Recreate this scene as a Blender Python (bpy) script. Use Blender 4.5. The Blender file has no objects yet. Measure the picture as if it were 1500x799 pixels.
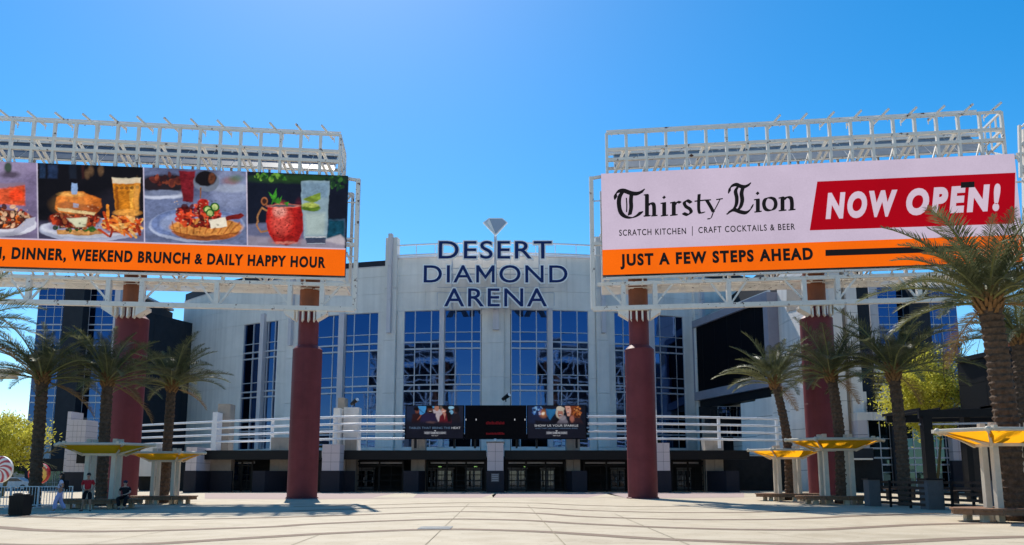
import bpy, math, random
import numpy as np
from mathutils import Vector, Matrix, noise as mnoise
random.seed(7)
rng = np.random.default_rng(7)
R = math.radians
S = bpy.context.scene
COL = S.collection

# ------------------------------------------------------------------ camera
EYE = 1.6; PITCH = R(8.2); FPX = 1100.0; CX = 750.0; CYP = 539.5
cam_d = bpy.data.cameras.new('camera'); cam = bpy.data.objects.new('camera', cam_d); COL.objects.link(cam)
cam_d.sensor_width = 36.0; cam_d.lens = 36.0*FPX/1500.0
cam_d.shift_y = (CYP-399.5)/1500.0
cam_d.clip_start = 0.1; cam_d.clip_end = 5000
cam.location = (0, 0, EYE); cam.rotation_euler = (R(90)+PITCH, 0, 0)
S.camera = cam

# ------------------------------------------------------------------ sky and sun
SUN_EL = R(49.5); SUN_AZ = R(-15.6)          # azimuth measured from +Y towards +X
W = bpy.data.worlds.new('World'); S.world = W; W.use_nodes = True
nt = W.node_tree; nt.nodes.clear()
sky = nt.nodes.new('ShaderNodeTexSky'); sky.sky_type = 'NISHITA'; sky.sun_disc = False
sky.sun_elevation = SUN_EL; sky.sun_rotation = SUN_AZ
sky.air_density = 1.0; sky.dust_density = 0.3; sky.ozone_density = 2.5; sky.altitude = 350
hsv = nt.nodes.new('ShaderNodeHueSaturation'); hsv.inputs['Saturation'].default_value = 1.45; hsv.inputs['Hue'].default_value = 0.494
bg = nt.nodes.new('ShaderNodeBackground'); bg.inputs['Strength'].default_value = 0.14
wo = nt.nodes.new('ShaderNodeOutputWorld')
nt.links.new(sky.outputs[0], hsv.inputs['Color']); nt.links.new(hsv.outputs[0], bg.inputs['Color']); nt.links.new(bg.outputs[0], wo.inputs[0])
sd = bpy.data.lights.new('sun', 'SUN'); sd.energy = 5.0; sd.angle = R(0.53); sd.color = (1.0, 0.95, 0.87)
sun = bpy.data.objects.new('sun', sd); COL.objects.link(sun)
sdir = Vector((math.sin(SUN_AZ)*math.cos(SUN_EL), math.cos(SUN_AZ)*math.cos(SUN_EL), math.sin(SUN_EL)))
sun.rotation_euler = (-sdir).to_track_quat('-Z', 'Y').to_euler(); sun.location = (0, 0, 60)
S.view_settings.view_transform = 'Standard'; S.view_settings.look = 'None'
EXPO = 0.25; S.view_settings.exposure = EXPO; S.view_settings.gamma = 1.0; S.view_settings.use_curve_mapping = False

# ------------------------------------------------------------------ photo-to-place helpers
def ray(x, y):
    u = (x-CX)/FPX; v = (CYP-y)/FPX
    return Vector((u, math.cos(PITCH)-v*math.sin(PITCH), math.sin(PITCH)+v*math.cos(PITCH)))
def P(x, y, Y):
    r = ray(x, y); k = Y/r.y
    return Vector((r.x*k, Y, EYE+r.z*k))
def PZ(x, y, z):
    r = ray(x, y); k = (z-EYE)/r.z
    return Vector((r.x*k, r.y*k, z))
def G(x, y): return PZ(x, y, 0.0)
def zat(y, Y): return P(CX, y, Y).z
def proj(X, Y, Z):
    Z = Z-EYE
    c, s = math.cos(PITCH), math.sin(PITCH)
    dz = Y*c+Z*s
    return CX+FPX*X/dz, CYP-FPX*(-Y*s+Z*c)/dz

# ------------------------------------------------------------------ materials
def nodes(m):
    m.use_nodes = True
    t = m.node_tree
    return t, t.nodes['Principled BSDF']
MATS = {}
def mat(name, col, rough=0.7, metal=0.0, var=0.12, scale=3.0, bump=0.0, bscale=40.0, spec=0.22, col2=None, patch=None, streak=0.0, trans=0.0):
    if name in MATS: return MATS[name]
    m = bpy.data.materials.new(name); t, b = nodes(m)
    b.inputs['Roughness'].default_value = rough; b.inputs['Metallic'].default_value = metal
    b.inputs['Specular IOR Level'].default_value = spec
    tc = t.nodes.new('ShaderNodeTexCoord')
    geo = t.nodes.new('ShaderNodeNewGeometry')
    n = t.nodes.new('ShaderNodeTexNoise'); n.inputs['Scale'].default_value = scale; n.inputs['Detail'].default_value = 6; n.inputs['Roughness'].default_value = 0.65
    t.links.new(geo.outputs['Position'], n.inputs['Vector'])
    r = t.nodes.new('ShaderNodeValToRGB'); t.links.new(n.outputs['Fac'], r.inputs['Fac'])
    lo = [max(0, c*(1-var)) for c in col]; hi = [min(1, c*(1+var)) for c in (col2 or col)]
    r.color_ramp.elements[0].position = 0.3; r.color_ramp.elements[0].color = (*lo, 1)
    r.color_ramp.elements[1].position = 0.7; r.color_ramp.elements[1].color = (*hi, 1)
    out = r.outputs['Color']
    if streak > 0:
        mp = t.nodes.new('ShaderNodeMapping'); mp.inputs['Scale'].default_value = (1.3, 1.3, 0.06)
        t.links.new(geo.outputs['Position'], mp.inputs['Vector'])
        n3 = t.nodes.new('ShaderNodeTexNoise'); n3.inputs['Scale'].default_value = 1.0; n3.inputs['Detail'].default_value = 5
        t.links.new(mp.outputs[0], n3.inputs['Vector'])
        r3 = t.nodes.new('ShaderNodeValToRGB'); r3.color_ramp.elements[0].position = 0.35; r3.color_ramp.elements[1].position = 0.6
        g = 1-streak; r3.color_ramp.elements[0].color = (g, g, g, 1); r3.color_ramp.elements[1].color = (1, 1, 1, 1)
        t.links.new(n3.outputs['Fac'], r3.inputs['Fac'])
        mx = t.nodes.new('ShaderNodeMix'); mx.data_type = 'RGBA'; mx.blend_type = 'MULTIPLY'; mx.inputs['Factor'].default_value = 1
        t.links.new(out, mx.inputs[6]); t.links.new(r3.outputs['Color'], mx.inputs[7]); out = mx.outputs[2]
    if patch:
        pc, pscale, pthr = patch
        n2 = t.nodes.new('ShaderNodeTexNoise'); n2.inputs['Scale'].default_value = pscale; n2.inputs['Detail'].default_value = 8; n2.inputs['Roughness'].default_value = 0.7
        t.links.new(geo.outputs['Position'], n2.inputs['Vector'])
        r2 = t.nodes.new('ShaderNodeValToRGB'); r2.color_ramp.elements[0].position = pthr; r2.color_ramp.elements[1].position = pthr+0.04
        t.links.new(n2.outputs['Fac'], r2.inputs['Fac'])
        mx = t.nodes.new('ShaderNodeMix'); mx.data_type = 'RGBA'
        t.links.new(r2.outputs['Color'], mx.inputs['Factor']); t.links.new(out, mx.inputs[6]); mx.inputs[7].default_value = (*pc, 1); out = mx.outputs[2]
    t.links.new(out, b.inputs['Base Color'])
    if bump > 0:
        nb = t.nodes.new('ShaderNodeTexNoise'); nb.inputs['Scale'].default_value = bscale; nb.inputs['Detail'].default_value = 4
        t.links.new(geo.outputs['Position'], nb.inputs['Vector'])
        bp = t.nodes.new('ShaderNodeBump'); bp.inputs['Strength'].default_value = bump; bp.inputs['Distance'].default_value = 0.02
        t.links.new(nb.outputs['Fac'], bp.inputs['Height']); t.links.new(bp.outputs[0], b.inputs['Normal'])
    if trans > 0:
        tr = t.nodes.new('ShaderNodeBsdfTranslucent'); t.links.new(out, tr.inputs['Color'])
        ms = t.nodes.new('ShaderNodeMixShader'); ms.inputs[0].default_value = trans
        o = t.nodes['Material Output']
        t.links.new(b.outputs[0], ms.inputs[1]); t.links.new(tr.outputs[0], ms.inputs[2]); t.links.new(ms.outputs[0], o.inputs[0])
    MATS[name] = m
    return m
def glassmat(name, col, rough=0.03, wav=0.04):
    if name in MATS: return MATS[name]
    m = bpy.data.materials.new(name); t, b = nodes(m)
    b.inputs['Base Color'].default_value = (*col, 1); b.inputs['Metallic'].default_value = 1.0; b.inputs['Roughness'].default_value = rough
    geo = t.nodes.new('ShaderNodeNewGeometry')
    n = t.nodes.new('ShaderNodeTexNoise'); n.inputs['Scale'].default_value = 0.5; n.inputs['Detail'].default_value = 2
    t.links.new(geo.outputs['Position'], n.inputs['Vector'])
    bp = t.nodes.new('ShaderNodeBump'); bp.inputs['Strength'].default_value = wav; bp.inputs['Distance'].default_value = 0.3
    t.links.new(n.outputs['Fac'], bp.inputs['Height']); t.links.new(bp.outputs[0], b.inputs['Normal'])
    MATS[name] = m; return m
def emitmat(name, col=None, strength=1.0, attr=None, spec=0.06, rough=0.5):
    if name in MATS: return MATS[name]
    m = bpy.data.materials.new(name); t, b = nodes(m)
    b.inputs['Roughness'].default_value = rough; b.inputs['Specular IOR Level'].default_value = spec
    b.inputs['Base Color'].default_value = (0.003, 0.003, 0.003, 1)
    b.inputs['Emission Strength'].default_value = strength/2**EXPO
    if attr:
        a = t.nodes.new('ShaderNodeAttribute'); a.attribute_name = attr
        t.links.new(a.outputs['Color'], b.inputs['Emission Color'])
    else:
        geo = t.nodes.new('ShaderNodeNewGeometry'); out = None
        for sc_, lo_ in ((0.35, 0.90), (9.0, 0.93)):   # uneven display modules and pixel texture
            n = t.nodes.new('ShaderNodeTexNoise'); n.inputs['Scale'].default_value = sc_; n.inputs['Detail'].default_value = 3; t.links.new(geo.outputs['Position'], n.inputs['Vector'])
            r = t.nodes.new('ShaderNodeValToRGB'); r.color_ramp.elements[0].position = 0.3; r.color_ramp.elements[1].position = 0.7
            c0 = col if out is None else (1, 1, 1); r.color_ramp.elements[0].color = (*[q*lo_ for q in c0], 1); r.color_ramp.elements[1].color = (*c0, 1)
            t.links.new(n.outputs['Fac'], r.inputs['Fac'])
            if out is None: out = r.outputs['Color']
            else:
                mx = t.nodes.new('ShaderNodeMix'); mx.data_type = 'RGBA'; mx.blend_type = 'MULTIPLY'; mx.inputs['Factor'].default_value = 1
                t.links.new(out, mx.inputs[6]); t.links.new(r.outputs['Color'], mx.inputs[7]); out = mx.outputs[2]
        t.links.new(out, b.inputs['Emission Color'])
    MATS[name] = m; return m
def srgb(r, g, b):
    f = lambda c: (c/255/12.92) if c/255 <= 0.04045 else ((c/255+0.055)/1.055)**2.4
    return (f(r), f(g), f(b))

M_WALL = mat('painted_precast_concrete', (0.79, 0.745, 0.69), 0.8, var=0.07, scale=0.35, bump=0.25, bscale=30, streak=0.10)
M_WALL2 = mat('lavender_painted_concrete', (0.64, 0.59, 0.60), 0.8, var=0.06, scale=0.5, bump=0.25, bscale=30, streak=0.1)
M_PILLAR = mat('speckled_block', (0.60, 0.54, 0.55), 0.85, var=0.12, scale=30, bump=0.3)
M_TAN = mat('tan_concrete', (0.36, 0.31, 0.26), 0.85, var=0.1, scale=2, bump=0.3)
M_PLINTH = mat('dark_plinth_block', (0.022, 0.022, 0.032), 0.6, var=0.15, scale=8, bump=0.2)
M_DARKCLAD = mat('dark_stucco_cladding', (0.022, 0.027, 0.036), 0.7, var=0.15, scale=1.2, bump=0.3)
M_BLACK = mat('black_painted_steel', (0.007, 0.007, 0.009), 0.45, var=0.2, scale=5)
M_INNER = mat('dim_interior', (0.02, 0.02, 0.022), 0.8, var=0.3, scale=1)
M_MULL = mat('brushed_aluminium', (0.50, 0.50, 0.54), 0.45, metal=0.3, var=0.05, scale=4)
M_DOOR = mat('dull_door_metal', (0.16, 0.16, 0.17), 0.5, metal=0.3, var=0.1, scale=4)
M_WHITE = mat('white_paint_rusting', (0.80, 0.76, 0.70), 0.5, var=0.06, scale=2, patch=((0.10, 0.035, 0.02), 2.2, 0.605), bump=0.1)
M_WHITE2 = mat('white_painted_rail', (0.78, 0.78, 0.80), 0.45, var=0.05, scale=2)
M_RED = mat('maroon_painted_steel', (0.165, 0.034, 0.040), 0.55, var=0.16, scale=0.8, bump=0.15, bscale=12, streak=0.18)
M_ORANGE = mat('rust_orange_painted_steel', (0.25, 0.085, 0.042), 0.6, var=0.15, scale=1.2, streak=0.2)
M_GLASS = glassmat('blue_reflective_glass', (0.042, 0.082, 0.19), wav=0.02)
M_GLASST = glassmat('teal_reflective_glass', (0.035, 0.07, 0.09))
M_GLASSD = glassmat('dark_door_glass', (0.05, 0.06, 0.08), 0.05)
M_NAVY = mat('navy_sign_face', (0.01, 0.022, 0.12), 0.35, var=0.05)
M_SIGNW = mat('white_sign_edge', (0.93, 0.92, 0.91), 0.4, var=0.02)
M_DIAM = mat('silver_blue_facet', (0.40, 0.43, 0.50), 0.4, var=0.05, metal=0.2)
M_DIAM2 = mat('silver_facet_light', (0.62, 0.65, 0.70), 0.4, var=0.05, metal=0.2)
M_SCREEN = mat('switched_off_screen', (0.004, 0.004, 0.006), 0.6, var=0.2, scale=6, spec=0.06)
M_BEIGE = mat('beige_painted_steel', (0.58, 0.52, 0.42), 0.5, var=0.08, scale=3, bump=0.1)
M_YELLOW = mat('yellow_shade_fabric', (0.92, 0.40, 0.01), 0.8, var=0.06, scale=2, trans=0.65)
M_WOOD = mat('weathered_wood', (0.22, 0.125, 0.075), 0.75, var=0.25, scale=9, bump=0.3)
M_DWOOD = mat('dark_stained_wood', (0.06, 0.035, 0.025), 0.7, var=0.3, scale=7, bump=0.3)
M_BARK = mat('palm_bark', (0.095, 0.064, 0.045), 0.95, var=0.5, scale=6, bump=0.8, bscale=25)
M_BOOT = mat('palm_leaf_base', (0.22, 0.12, 0.05), 0.9, var=0.35, scale=8, bump=0.5)
M_FROND = mat('palm_frond_green', (0.075, 0.092, 0.042), 0.40, var=0.4, scale=1.5, trans=0.32, col2=(0.15, 0.155, 0.075))
M_RACH = mat('palm_frond_stalk', (0.20, 0.20, 0.07), 0.5, var=0.2)
M_LEAFY = mat('palo_verde_leaf', (0.46, 0.44, 0.05), 0.6, var=0.3, scale=1.2, trans=0.5, col2=(0.58, 0.54, 0.08))
M_LEAFD = mat('green_tree_leaf', (0.05, 0.09, 0.025), 0.6, var=0.4, scale=0.8, trans=0.25)
M_BRANCH = mat('tree_branch', (0.11, 0.10, 0.05), 0.9, var=0.3, scale=5)
M_SHADEPANEL = mat('slate_roof_panel', (0.10, 0.13, 0.17), 0.5, var=0.12, scale=2)
M_SHADEPANEL2 = mat('grey_translucent_panel', (0.34, 0.37, 0.40), 0.5, var=0.12, scale=2, trans=0.25)
M_BRICKRED = mat('terracotta_stucco', (0.33, 0.10, 0.06), 0.8, var=0.1)
M_BACKING = mat('dark_display_cabinet', (0.02, 0.02, 0.025), 0.6, var=0.2)

# ------------------------------------------------------------------ mesh helpers
class MB:
    def __init__(s): s.v = []; s.f = []; s.mi = []; s.cur = 0; s.mats = []
    def use(s, m):
        if m not in s.mats: s.mats.append(m)
        s.cur = s.mats.index(m); return s
    def add(s, vs, fs):
        o = len(s.v); s.v += [tuple(v) for v in vs]
        for f in fs: s.f.append(tuple(i+o for i in f)); s.mi.append(s.cur)
        return s
    def hexa(s, p):  # 8 corners: bottom 4 ccw, top 4 ccw
        return s.add(p, [(3, 2, 1, 0), (4, 5, 6, 7), (0, 1, 5, 4), (1, 2, 6, 5), (2, 3, 7, 6), (3, 0, 4, 7)])
    def box(s, x0, x1, y0, y1, z0, z1):
        return s.hexa([(x0, y0, z0), (x1, y0, z0), (x1, y1, z0), (x0, y1, z0), (x0, y0, z1), (x1, y0, z1), (x1, y1, z1), (x0, y1, z1)])
    def rbox(s, c, ax, hx, hy, z0, z1):  # box in plan turned so that x axis = ax
        a = Vector((ax[0], ax[1], 0)).normalized(); b = Vector((-a.y, a.x, 0)); c = Vector((c[0], c[1], 0))
        q = [c-a*hx-b*hy, c+a*hx-b*hy, c+a*hx+b*hy, c-a*hx+b*hy]
        return s.hexa([(p.x, p.y, z0) for p in q]+[(p.x, p.y, z1) for p in q])
    def bar(s, p, q, w, h=None):
        p = Vector(p); q = Vector(q); h = h or w
        d = (q-p).normalized(); up = Vector((0, 0, 1)) if abs(d.z) < 0.95 else Vector((0, 1, 0))
        a = d.cross(up).normalized()*w/2; b = a.cross(d).normalized()*h/2
        return s.hexa([p-a-b, p+a-b, p+a+b, p-a+b, q-a-b, q+a-b, q+a+b, q-a+b])
    def tube(s, pts, rs, n=8, caps=True):
        pts = [Vector(p) for p in pts]; rs = rs if hasattr(rs, '__len__') else [rs]*len(pts)
        vs = []; fs = []; prev = None
        for i, p in enumerate(pts):
            d = (pts[min(i+1, len(pts)-1)]-pts[max(i-1, 0)]).normalized()
            ref = prev if prev is not None else (Vector((1, 0, 0)) if abs(d.x) < 0.9 else Vector((0, 1, 0)))
            a = (ref-d*ref.dot(d)).normalized(); prev = a; b = d.cross(a)
            for k in range(n):
                t = 2*math.pi*k/n; vs.append(p+(a*math.cos(t)+b*math.sin(t))*rs[i])
        for i in range(len(pts)-1):
            for k in range(n):
                fs.append((i*n+k, i*n+(k+1) % n, (i+1)*n+(k+1) % n, (i+1)*n+k))
        if caps: fs += [tuple(range(n-1, -1, -1)), tuple(range((len(pts)-1)*n, len(pts)*n))]
        return s.add(vs, fs)
    def lathe(s, c, prof, n=32):  # prof: (radius, z)
        vs = []; fs = []
        for r, z in prof:
            for k in range(n):
                t = 2*math.pi*k/n; vs.append((c[0]+r*math.cos(t), c[1]+r*math.sin(t), c[2]+z))
        for i in range(len(prof)-1):
            for k in range(n): fs.append((i*n+k, i*n+(k+1) % n, (i+1)*n+(k+1) % n, (i+1)*n+k))
        fs += [tuple(range(n-1, -1, -1)), tuple(range((len(prof)-1)*n, len(prof)*n))]
        return s.add(vs, fs)
    def ball(s, c, r, n=10, m=7, sq=(1, 1, 1)):
        vs = [(c[0], c[1], c[2]-r*sq[2])]; fs = []
        for i in range(1, m):
            ph = -math.pi/2+math.pi*i/m
            for k in range(n):
                t = 2*math.pi*k/n
                vs.append((c[0]+r*sq[0]*math.cos(ph)*math.cos(t), c[1]+r*sq[1]*math.cos(ph)*math.sin(t), c[2]+r*sq[2]*math.sin(ph)))
        vs.append((c[0], c[1], c[2]+r*sq[2])); L = len(vs)-1
        for k in range(n): fs.append((0, 1+(k+1) % n, 1+k)); fs.append((L, L-n+k, L-n+(k+1) % n))
        for i in range(m-2):
            for k in range(n): a = 1+i*n; fs.append((a+k, a+(k+1) % n, a+n+(k+1) % n, a+n+k))
        return s.add(vs, fs)
    def prism(s, poly, d0, d1, fn):  # poly 2D ccw seen from front; fn(u, v, depth) -> 3D
        n = len(poly); vs = [fn(u, v, d0) for u, v in poly]+[fn(u, v, d1) for u, v in poly]
        fs = [tuple(range(n)), tuple(range(2*n-1, n-1, -1))]+[(i, (i+1) % n, n+(i+1) % n, n+i)[::-1] for i in range(n)]
        return s.add(vs, fs)
    def build(s, name, m=None, parent=None, smooth=False, loc=None):
        """verts are world coordinates when parent is given (moved into the thing's own frame)"""
        off = Vector((0, 0, 0))
        if parent is not None:
            p = parent
            while p: off += p.location; p = p.parent
        elif loc is not None: off = Vector(loc)
        me = bpy.data.meshes.new(name)
        ov = (off.x, off.y, off.z)
        me.from_pydata([(a-ov[0], b-ov[1], c-ov[2]) for a, b, c in s.v], [], s.f)
        ms = s.mats or [m]
        for q in ms: me.materials.append(q)
        if len(ms) > 1: me.polygons.foreach_set('material_index', s.mi)
        if smooth: me.polygons.foreach_set('use_smooth', [True]*len(me.polygons))
        me.update()
        if smooth: me.set_sharp_from_angle(angle=R(45))
        o = bpy.data.objects.new(name, me); COL.objects.link(o)
        if parent is not None: o.parent = parent
        elif loc is not None: o.location = loc
        return o
def thing(name, label, cat, loc=(0, 0, 0), group=None):
    o = bpy.data.objects.new(name, None); COL.objects.link(o); o.location = loc; o.empty_display_size = 0.3
    tag(o, label, cat, group); return o
def tag(o, label=None, cat=None, group=None, kind=None):
    if label: o['label'] = label
    if cat: o['category'] = cat
    if group: o['group'] = group
    if kind: o['kind'] = kind
    return o
def copy_tree(o, parent=None):
    c = o.copy(); COL.objects.link(c)
    if parent is not None: c.parent = parent
    for ch in list(o.children): copy_tree(ch, c)
    return c
def meshobj(name, me, parent, loc=(0, 0, 0), rot=(0, 0, 0), sc=1.0):
    o = bpy.data.objects.new(name, me); COL.objects.link(o); o.parent = parent; o.location = loc; o.rotation_euler = rot
    o.scale = (sc, sc, sc) if not hasattr(sc, '__len__') else sc
    return o
def text_mesh(s, offset=0.0, shear=0.0, extrude=0.0, spacing=1.0):
    """lettering as plain vertex and face lists in em units"""
    cu = bpy.data.curves.new('lettering', 'FONT'); cu.body = s; cu.offset = offset; cu.shear = shear
    cu.extrude = extrude; cu.space_character = spacing; cu.resolution_u = 5; cu.align_x = 'LEFT'
    o = bpy.data.objects.new('lettering', cu); COL.objects.link(o)
    bpy.context.view_layer.update()
    me = bpy.data.meshes.new_from_object(o.evaluated_get(bpy.context.evaluated_depsgraph_get()))
    vs = [tuple(v.co) for v in me.vertices]; fs = [tuple(p.vertices) for p in me.polygons]
    bpy.data.objects.remove(o); bpy.data.curves.remove(cu); bpy.data.meshes.remove(me)
    return vs, fs
CAPH = 0.682
def text_fit(s, place, u0, u1, capv, depth=0.0, offset=0.0, shear=0.0, extrude=0.0, spacing=1.0, mb=None):
    """fit a line between u0 and u1 on its baseline, capital height capv; place(t, h, d) -> 3D, t in 0..1, h in capital heights"""
    vs, fs = text_mesh(s, offset, shear, extrude, spacing)
    xs = [v[0] for v in vs]; x0, x1 = min(xs), max(xs)
    base = 0.0; ch = CAPH
    mb = mb or MB()
    out = []
    for x, y, z in vs:
        out.append(place(u0+(u1-u0)*(x-x0)/(x1-x0), (y-base)/ch*capv, depth+z))
    mb.add(out, fs); return mb
# ================================================================== ground
g = MB().add([(-900, -300, 0), (900, -300, 0), (900, 2500, 0), (-900, 2500, 0)], [(0, 1, 2, 3)])
M_PLAZA = mat('cream_plaza_concrete', (0.52, 0.445, 0.325), 0.75, var=0.08, scale=0.5, bump=0.2, bscale=18, patch=((0.46, 0.39, 0.28), 0.15, 0.56))
t_ = M_PLAZA.node_tree; b_ = t_.nodes['Principled BSDF']; src = b_.inputs['Base Color'].links[0].from_socket; gg = t_.nodes.new('ShaderNodeNewGeometry')
for sc_, lo_, p0_, p1_ in ((5.5, 0.72, 0.30, 0.36), (0.9, 0.90, 0.35, 0.60), (38.0, 0.86, 0.35, 0.6)):   # gum spots, traffic stains, aggregate
    n_ = t_.nodes.new('ShaderNodeTexNoise'); n_.inputs['Scale'].default_value = sc_; n_.inputs['Detail'].default_value = 3; t_.links.new(gg.outputs['Position'], n_.inputs['Vector'])
    r_ = t_.nodes.new('ShaderNodeValToRGB'); r_.color_ramp.elements[0].position = p0_; r_.color_ramp.elements[1].position = p1_; r_.color_ramp.elements[0].color = (lo_, lo_*0.98, lo_*0.95, 1); t_.links.new(n_.outputs['Fac'], r_.inputs['Fac'])
    m_ = t_.nodes.new('ShaderNodeMix'); m_.data_type = 'RGBA'; m_.blend_type = 'MULTIPLY'; m_.inputs['Factor'].default_value = 1; t_.links.new(src, m_.inputs[6]); t_.links.new(r_.outputs['Color'], m_.inputs[7]); src = m_.outputs[2]
t_.links.new(src, b_.inputs['Base Color'])
tag(g.build('plaza_ground', M_PLAZA), kind='structure')
M_BAND = mat('brown_paving_band', (0.215, 0.155, 0.11), 0.85, var=0.18, scale=3, bump=0.3, patch=((0.30, 0.25, 0.19), 1.6, 0.60))
M_BRICKP = mat('pinkish_paving', (0.38, 0.285, 0.255), 0.85, var=0.10, scale=2.5, bump=0.3)
M_JOINT = mat('dark_joint', (0.30, 0.25, 0.17), 0.9, var=0.2)
def smoothline(pts, n=6):
    out = []
    for i in range(len(pts)-1):
        p0 = pts[max(i-1, 0)]; p1 = pts[i]; p2 = pts[i+1]; p3 = pts[min(i+2, len(pts)-1)]
        for k in range(n):
            t = k/n
            out.append(tuple(0.5*((2*p1[j])+(-p0[j]+p2[j])*t+(2*p0[j]-5*p1[j]+4*p2[j]-p3[j])*t*t+(-p0[j]+3*p1[j]-3*p2[j]+p3[j])*t**3) for j in range(2)))
    out.append(tuple(pts[-1])); return out
def ground_strip(name, pts, w, z, m, kind='structure'):
    q = [G(x, y) for x, y in pts]; q = smoothline([(p.x, p.y) for p in q])
    vs = []; fs = []
    for i, (x, y) in enumerate(q):
        a = q[max(i-1, 0)]; b = q[min(i+1, len(q)-1)]
        dx, dy = b[0]-a[0], b[1]-a[1]; L = math.hypot(dx, dy) or 1
        ww = w*(1+0.06*mnoise.noise(Vector((x*0.8, y*0.8, z))))
        vs += [(x-dy/L*ww/2, y+dx/L*ww/2, z), (x+dy/L*ww/2, y-dx/L*ww/2, z)]
    for i in range(len(q)-1): fs.append((2*i+1, 2*i+3, 2*i+2, 2*i))
    return tag(MB().add(vs, fs).build(name, m), kind=kind)
BANDS = [
 ([(430, 742.5), (551, 740), (620, 738), (687, 736.6), (780, 737.3), (827, 739.5), (909, 742), (1010, 742.3)], 0.5),
 ([(430, 749), (551, 745), (660, 742.7), (740, 743), (800, 745), (867, 748.3), (973, 751), (1090, 751), (1180, 748)], 0.55),
 ([(-60, 752), (50, 757.5), (160, 761), (250, 761.5), (400, 758.5), (513, 755), (567, 753), (673, 750), (780, 752), (853, 757), (960, 760.5), (1053, 761.7), (1160, 760.5), (1260, 756), (1380, 752)], 0.6),
 ([(-120, 765), (0, 773), (53, 777), (133, 779), (240, 777.5), (320, 774.8), (400, 772), (460, 768), (567, 763.5), (647, 761), (700, 761), (780, 763.2), (840, 767), (947, 772), (1053, 775.5), (1160, 776.7), (1207, 776), (1287, 772), (1340, 769.3), (1420, 767.3), (1520, 766)], 0.62),
 ([(-60, 797), (67, 800), (213, 797.5), (293, 793), (400, 786.5), (460, 783), (540, 779.2), (620, 776.3), (687, 776), (780, 778.8), (840, 782), (947, 789), (1053, 793.5), (1160, 797.2), (1233, 797.6), (1340, 793), (1420, 789), (1500, 787), (1600, 786)], 0.64)]
for pts, w in BANDS: ground_strip('paving_band', pts, w, 0.008, M_BAND)
for a, b in (((687, 738), (623, 799)), ((773, 740), (829, 800)), ((470, 783), (425, 800)), ((900, 753), (1010, 799)), ((1110, 780), (1260, 799)), ((250, 777), (120, 800))):
    n = 5; ground_strip('expansion_joint', [(a[0]+(b[0]-a[0])*k/n, a[1]+(b[1]-a[1])*k/n) for k in range(n+1)], 0.022, 0.012, M_JOINT)
# pinkish pavers along the entrance
def gpoly(name, pts, z, m):
    q = [G(x, y) for x, y in pts]
    return tag(MB().add([(p.x, p.y, z) for p in q], [tuple(range(len(q)))]).build(name, m), kind='structure')
gpoly('paver_strip', [(1090, 722.2), (1090, 729), (960, 730.5), (800, 729), (600, 730), (440, 732), (300, 731), (300, 723)], 0.006, M_BRICKP)
for x0, x1, x2, x3 in ((545, 590, 625, 600), (705, 740, 742, 708), (860, 905, 935, 872)):
    gpoly('pale_paving_wedge', [(x1, 723), (x3, 723), (x0, 730.3), (x2, 730.3)][:0] or [(x0, 729.6), (x2-20, 729.6), (x3+12, 723.2), (x1-12, 723.2)], 0.012, M_PLAZA)
gp = G(638, 774)
gr = MB()
for k in range(8): gr.box(gp.x-0.5, gp.x+0.5, gp.y-0.6+k*0.15, gp.y-0.53+k*0.15, 0.0, 0.025)
tag(gr.build('floor_grate', mat('worn_steel_grate', (0.5, 0.48, 0.44), 0.7, var=0.2)), 'pale metal drain grate set in the sunny plaza by a brown band', 'drain')

# ================================================================== the arena building
ARENA = thing('arena', 'pale curved concrete arena with tall blue glass windows behind the plaza', 'arena', (0, 75, 0))
AR = 74.5; ACX = P(726.5, 500, 101).x; ACY = 101+AR
def apt(ph, r, z): return (ACX+r*math.sin(ph), ACY-r*math.cos(ph), z)
def phi_x(x, y=500):
    d = ray(x, y); px, py = d.x, d.y; a = px*px+py*py; b = -2*(px*ACX+py*ACY); c = ACX**2+ACY**2-AR**2
    k = (-b-math.sqrt(b*b-4*a*c))/(2*a); return math.atan2(px*k-ACX, ACY-py*k)
def arcbox(mb, p0, p1, r0, r1, z0, z1, n=None):
    n = n or max(1, int(abs(p1-p0)*AR/1.6)); vs = []; fs = []
    for i in range(n+1):
        t = p0+(p1-p0)*i/n; vs += [apt(t, r0, z0), apt(t, r1, z0), apt(t, r1, z1), apt(t, r0, z1)]
    for i in range(n):
        a = 4*i; b = a+4
        fs += [(a+1, b+1, b+2, a+2), (b, a, a+3, b+3), (a+3, a+2, b+2, b+3), (a, b, b+1, a+1)]
    fs += [(0, 1, 2, 3), (4*n+3, 4*n+2, 4*n+1, 4*n)]
    return mb.add(vs, fs)
def zc(y): return zat(y, 101)
Z_HEAD = zc(453.5); Z_SILL = zc(655); Z_PAR = zc(376)
ROWY = [453.5, 486, 500, 510, 548.5, 563, 572, 611, 626, 635, 655]; ROWZ = [zc(y) for y in ROWY]; THICK = {500, 510, 563, 572, 626, 635}
PE = -phi_x(268, 480)       # angle where the wall meets the side blocks
off2phi = lambda o: (phi_x(726.5+o) if o > 0 else -phi_x(726.5-o)) if o else 0.0
def sym(o, sgn): return sgn*phi_x(726.5+o)
WIN = [('A', 22.5, 135.5, [22.5, 35.5, 59.5, 75.5], [82.5, 95.5, 119.5, 135.5]),
       ('B', 174, 275, [174, 187, 210, 222.5], [230.5, 241, 264, 275]),
       ('C', 323.5, 374.5, [323.5, 328, 338.5, 341.5], [347, 360.5, 374.5])]
edges = []
def wallpanel(p0, p1, z0, z1, m=M_WALL, proud=0.0, name='wall_panel'):
    g = 0.00015; return arcbox(MB(), p0+g, p1-g, AR-0.5, AR+proud, z0+0.012, z1-0.012).build(name, m, ARENA)
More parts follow.
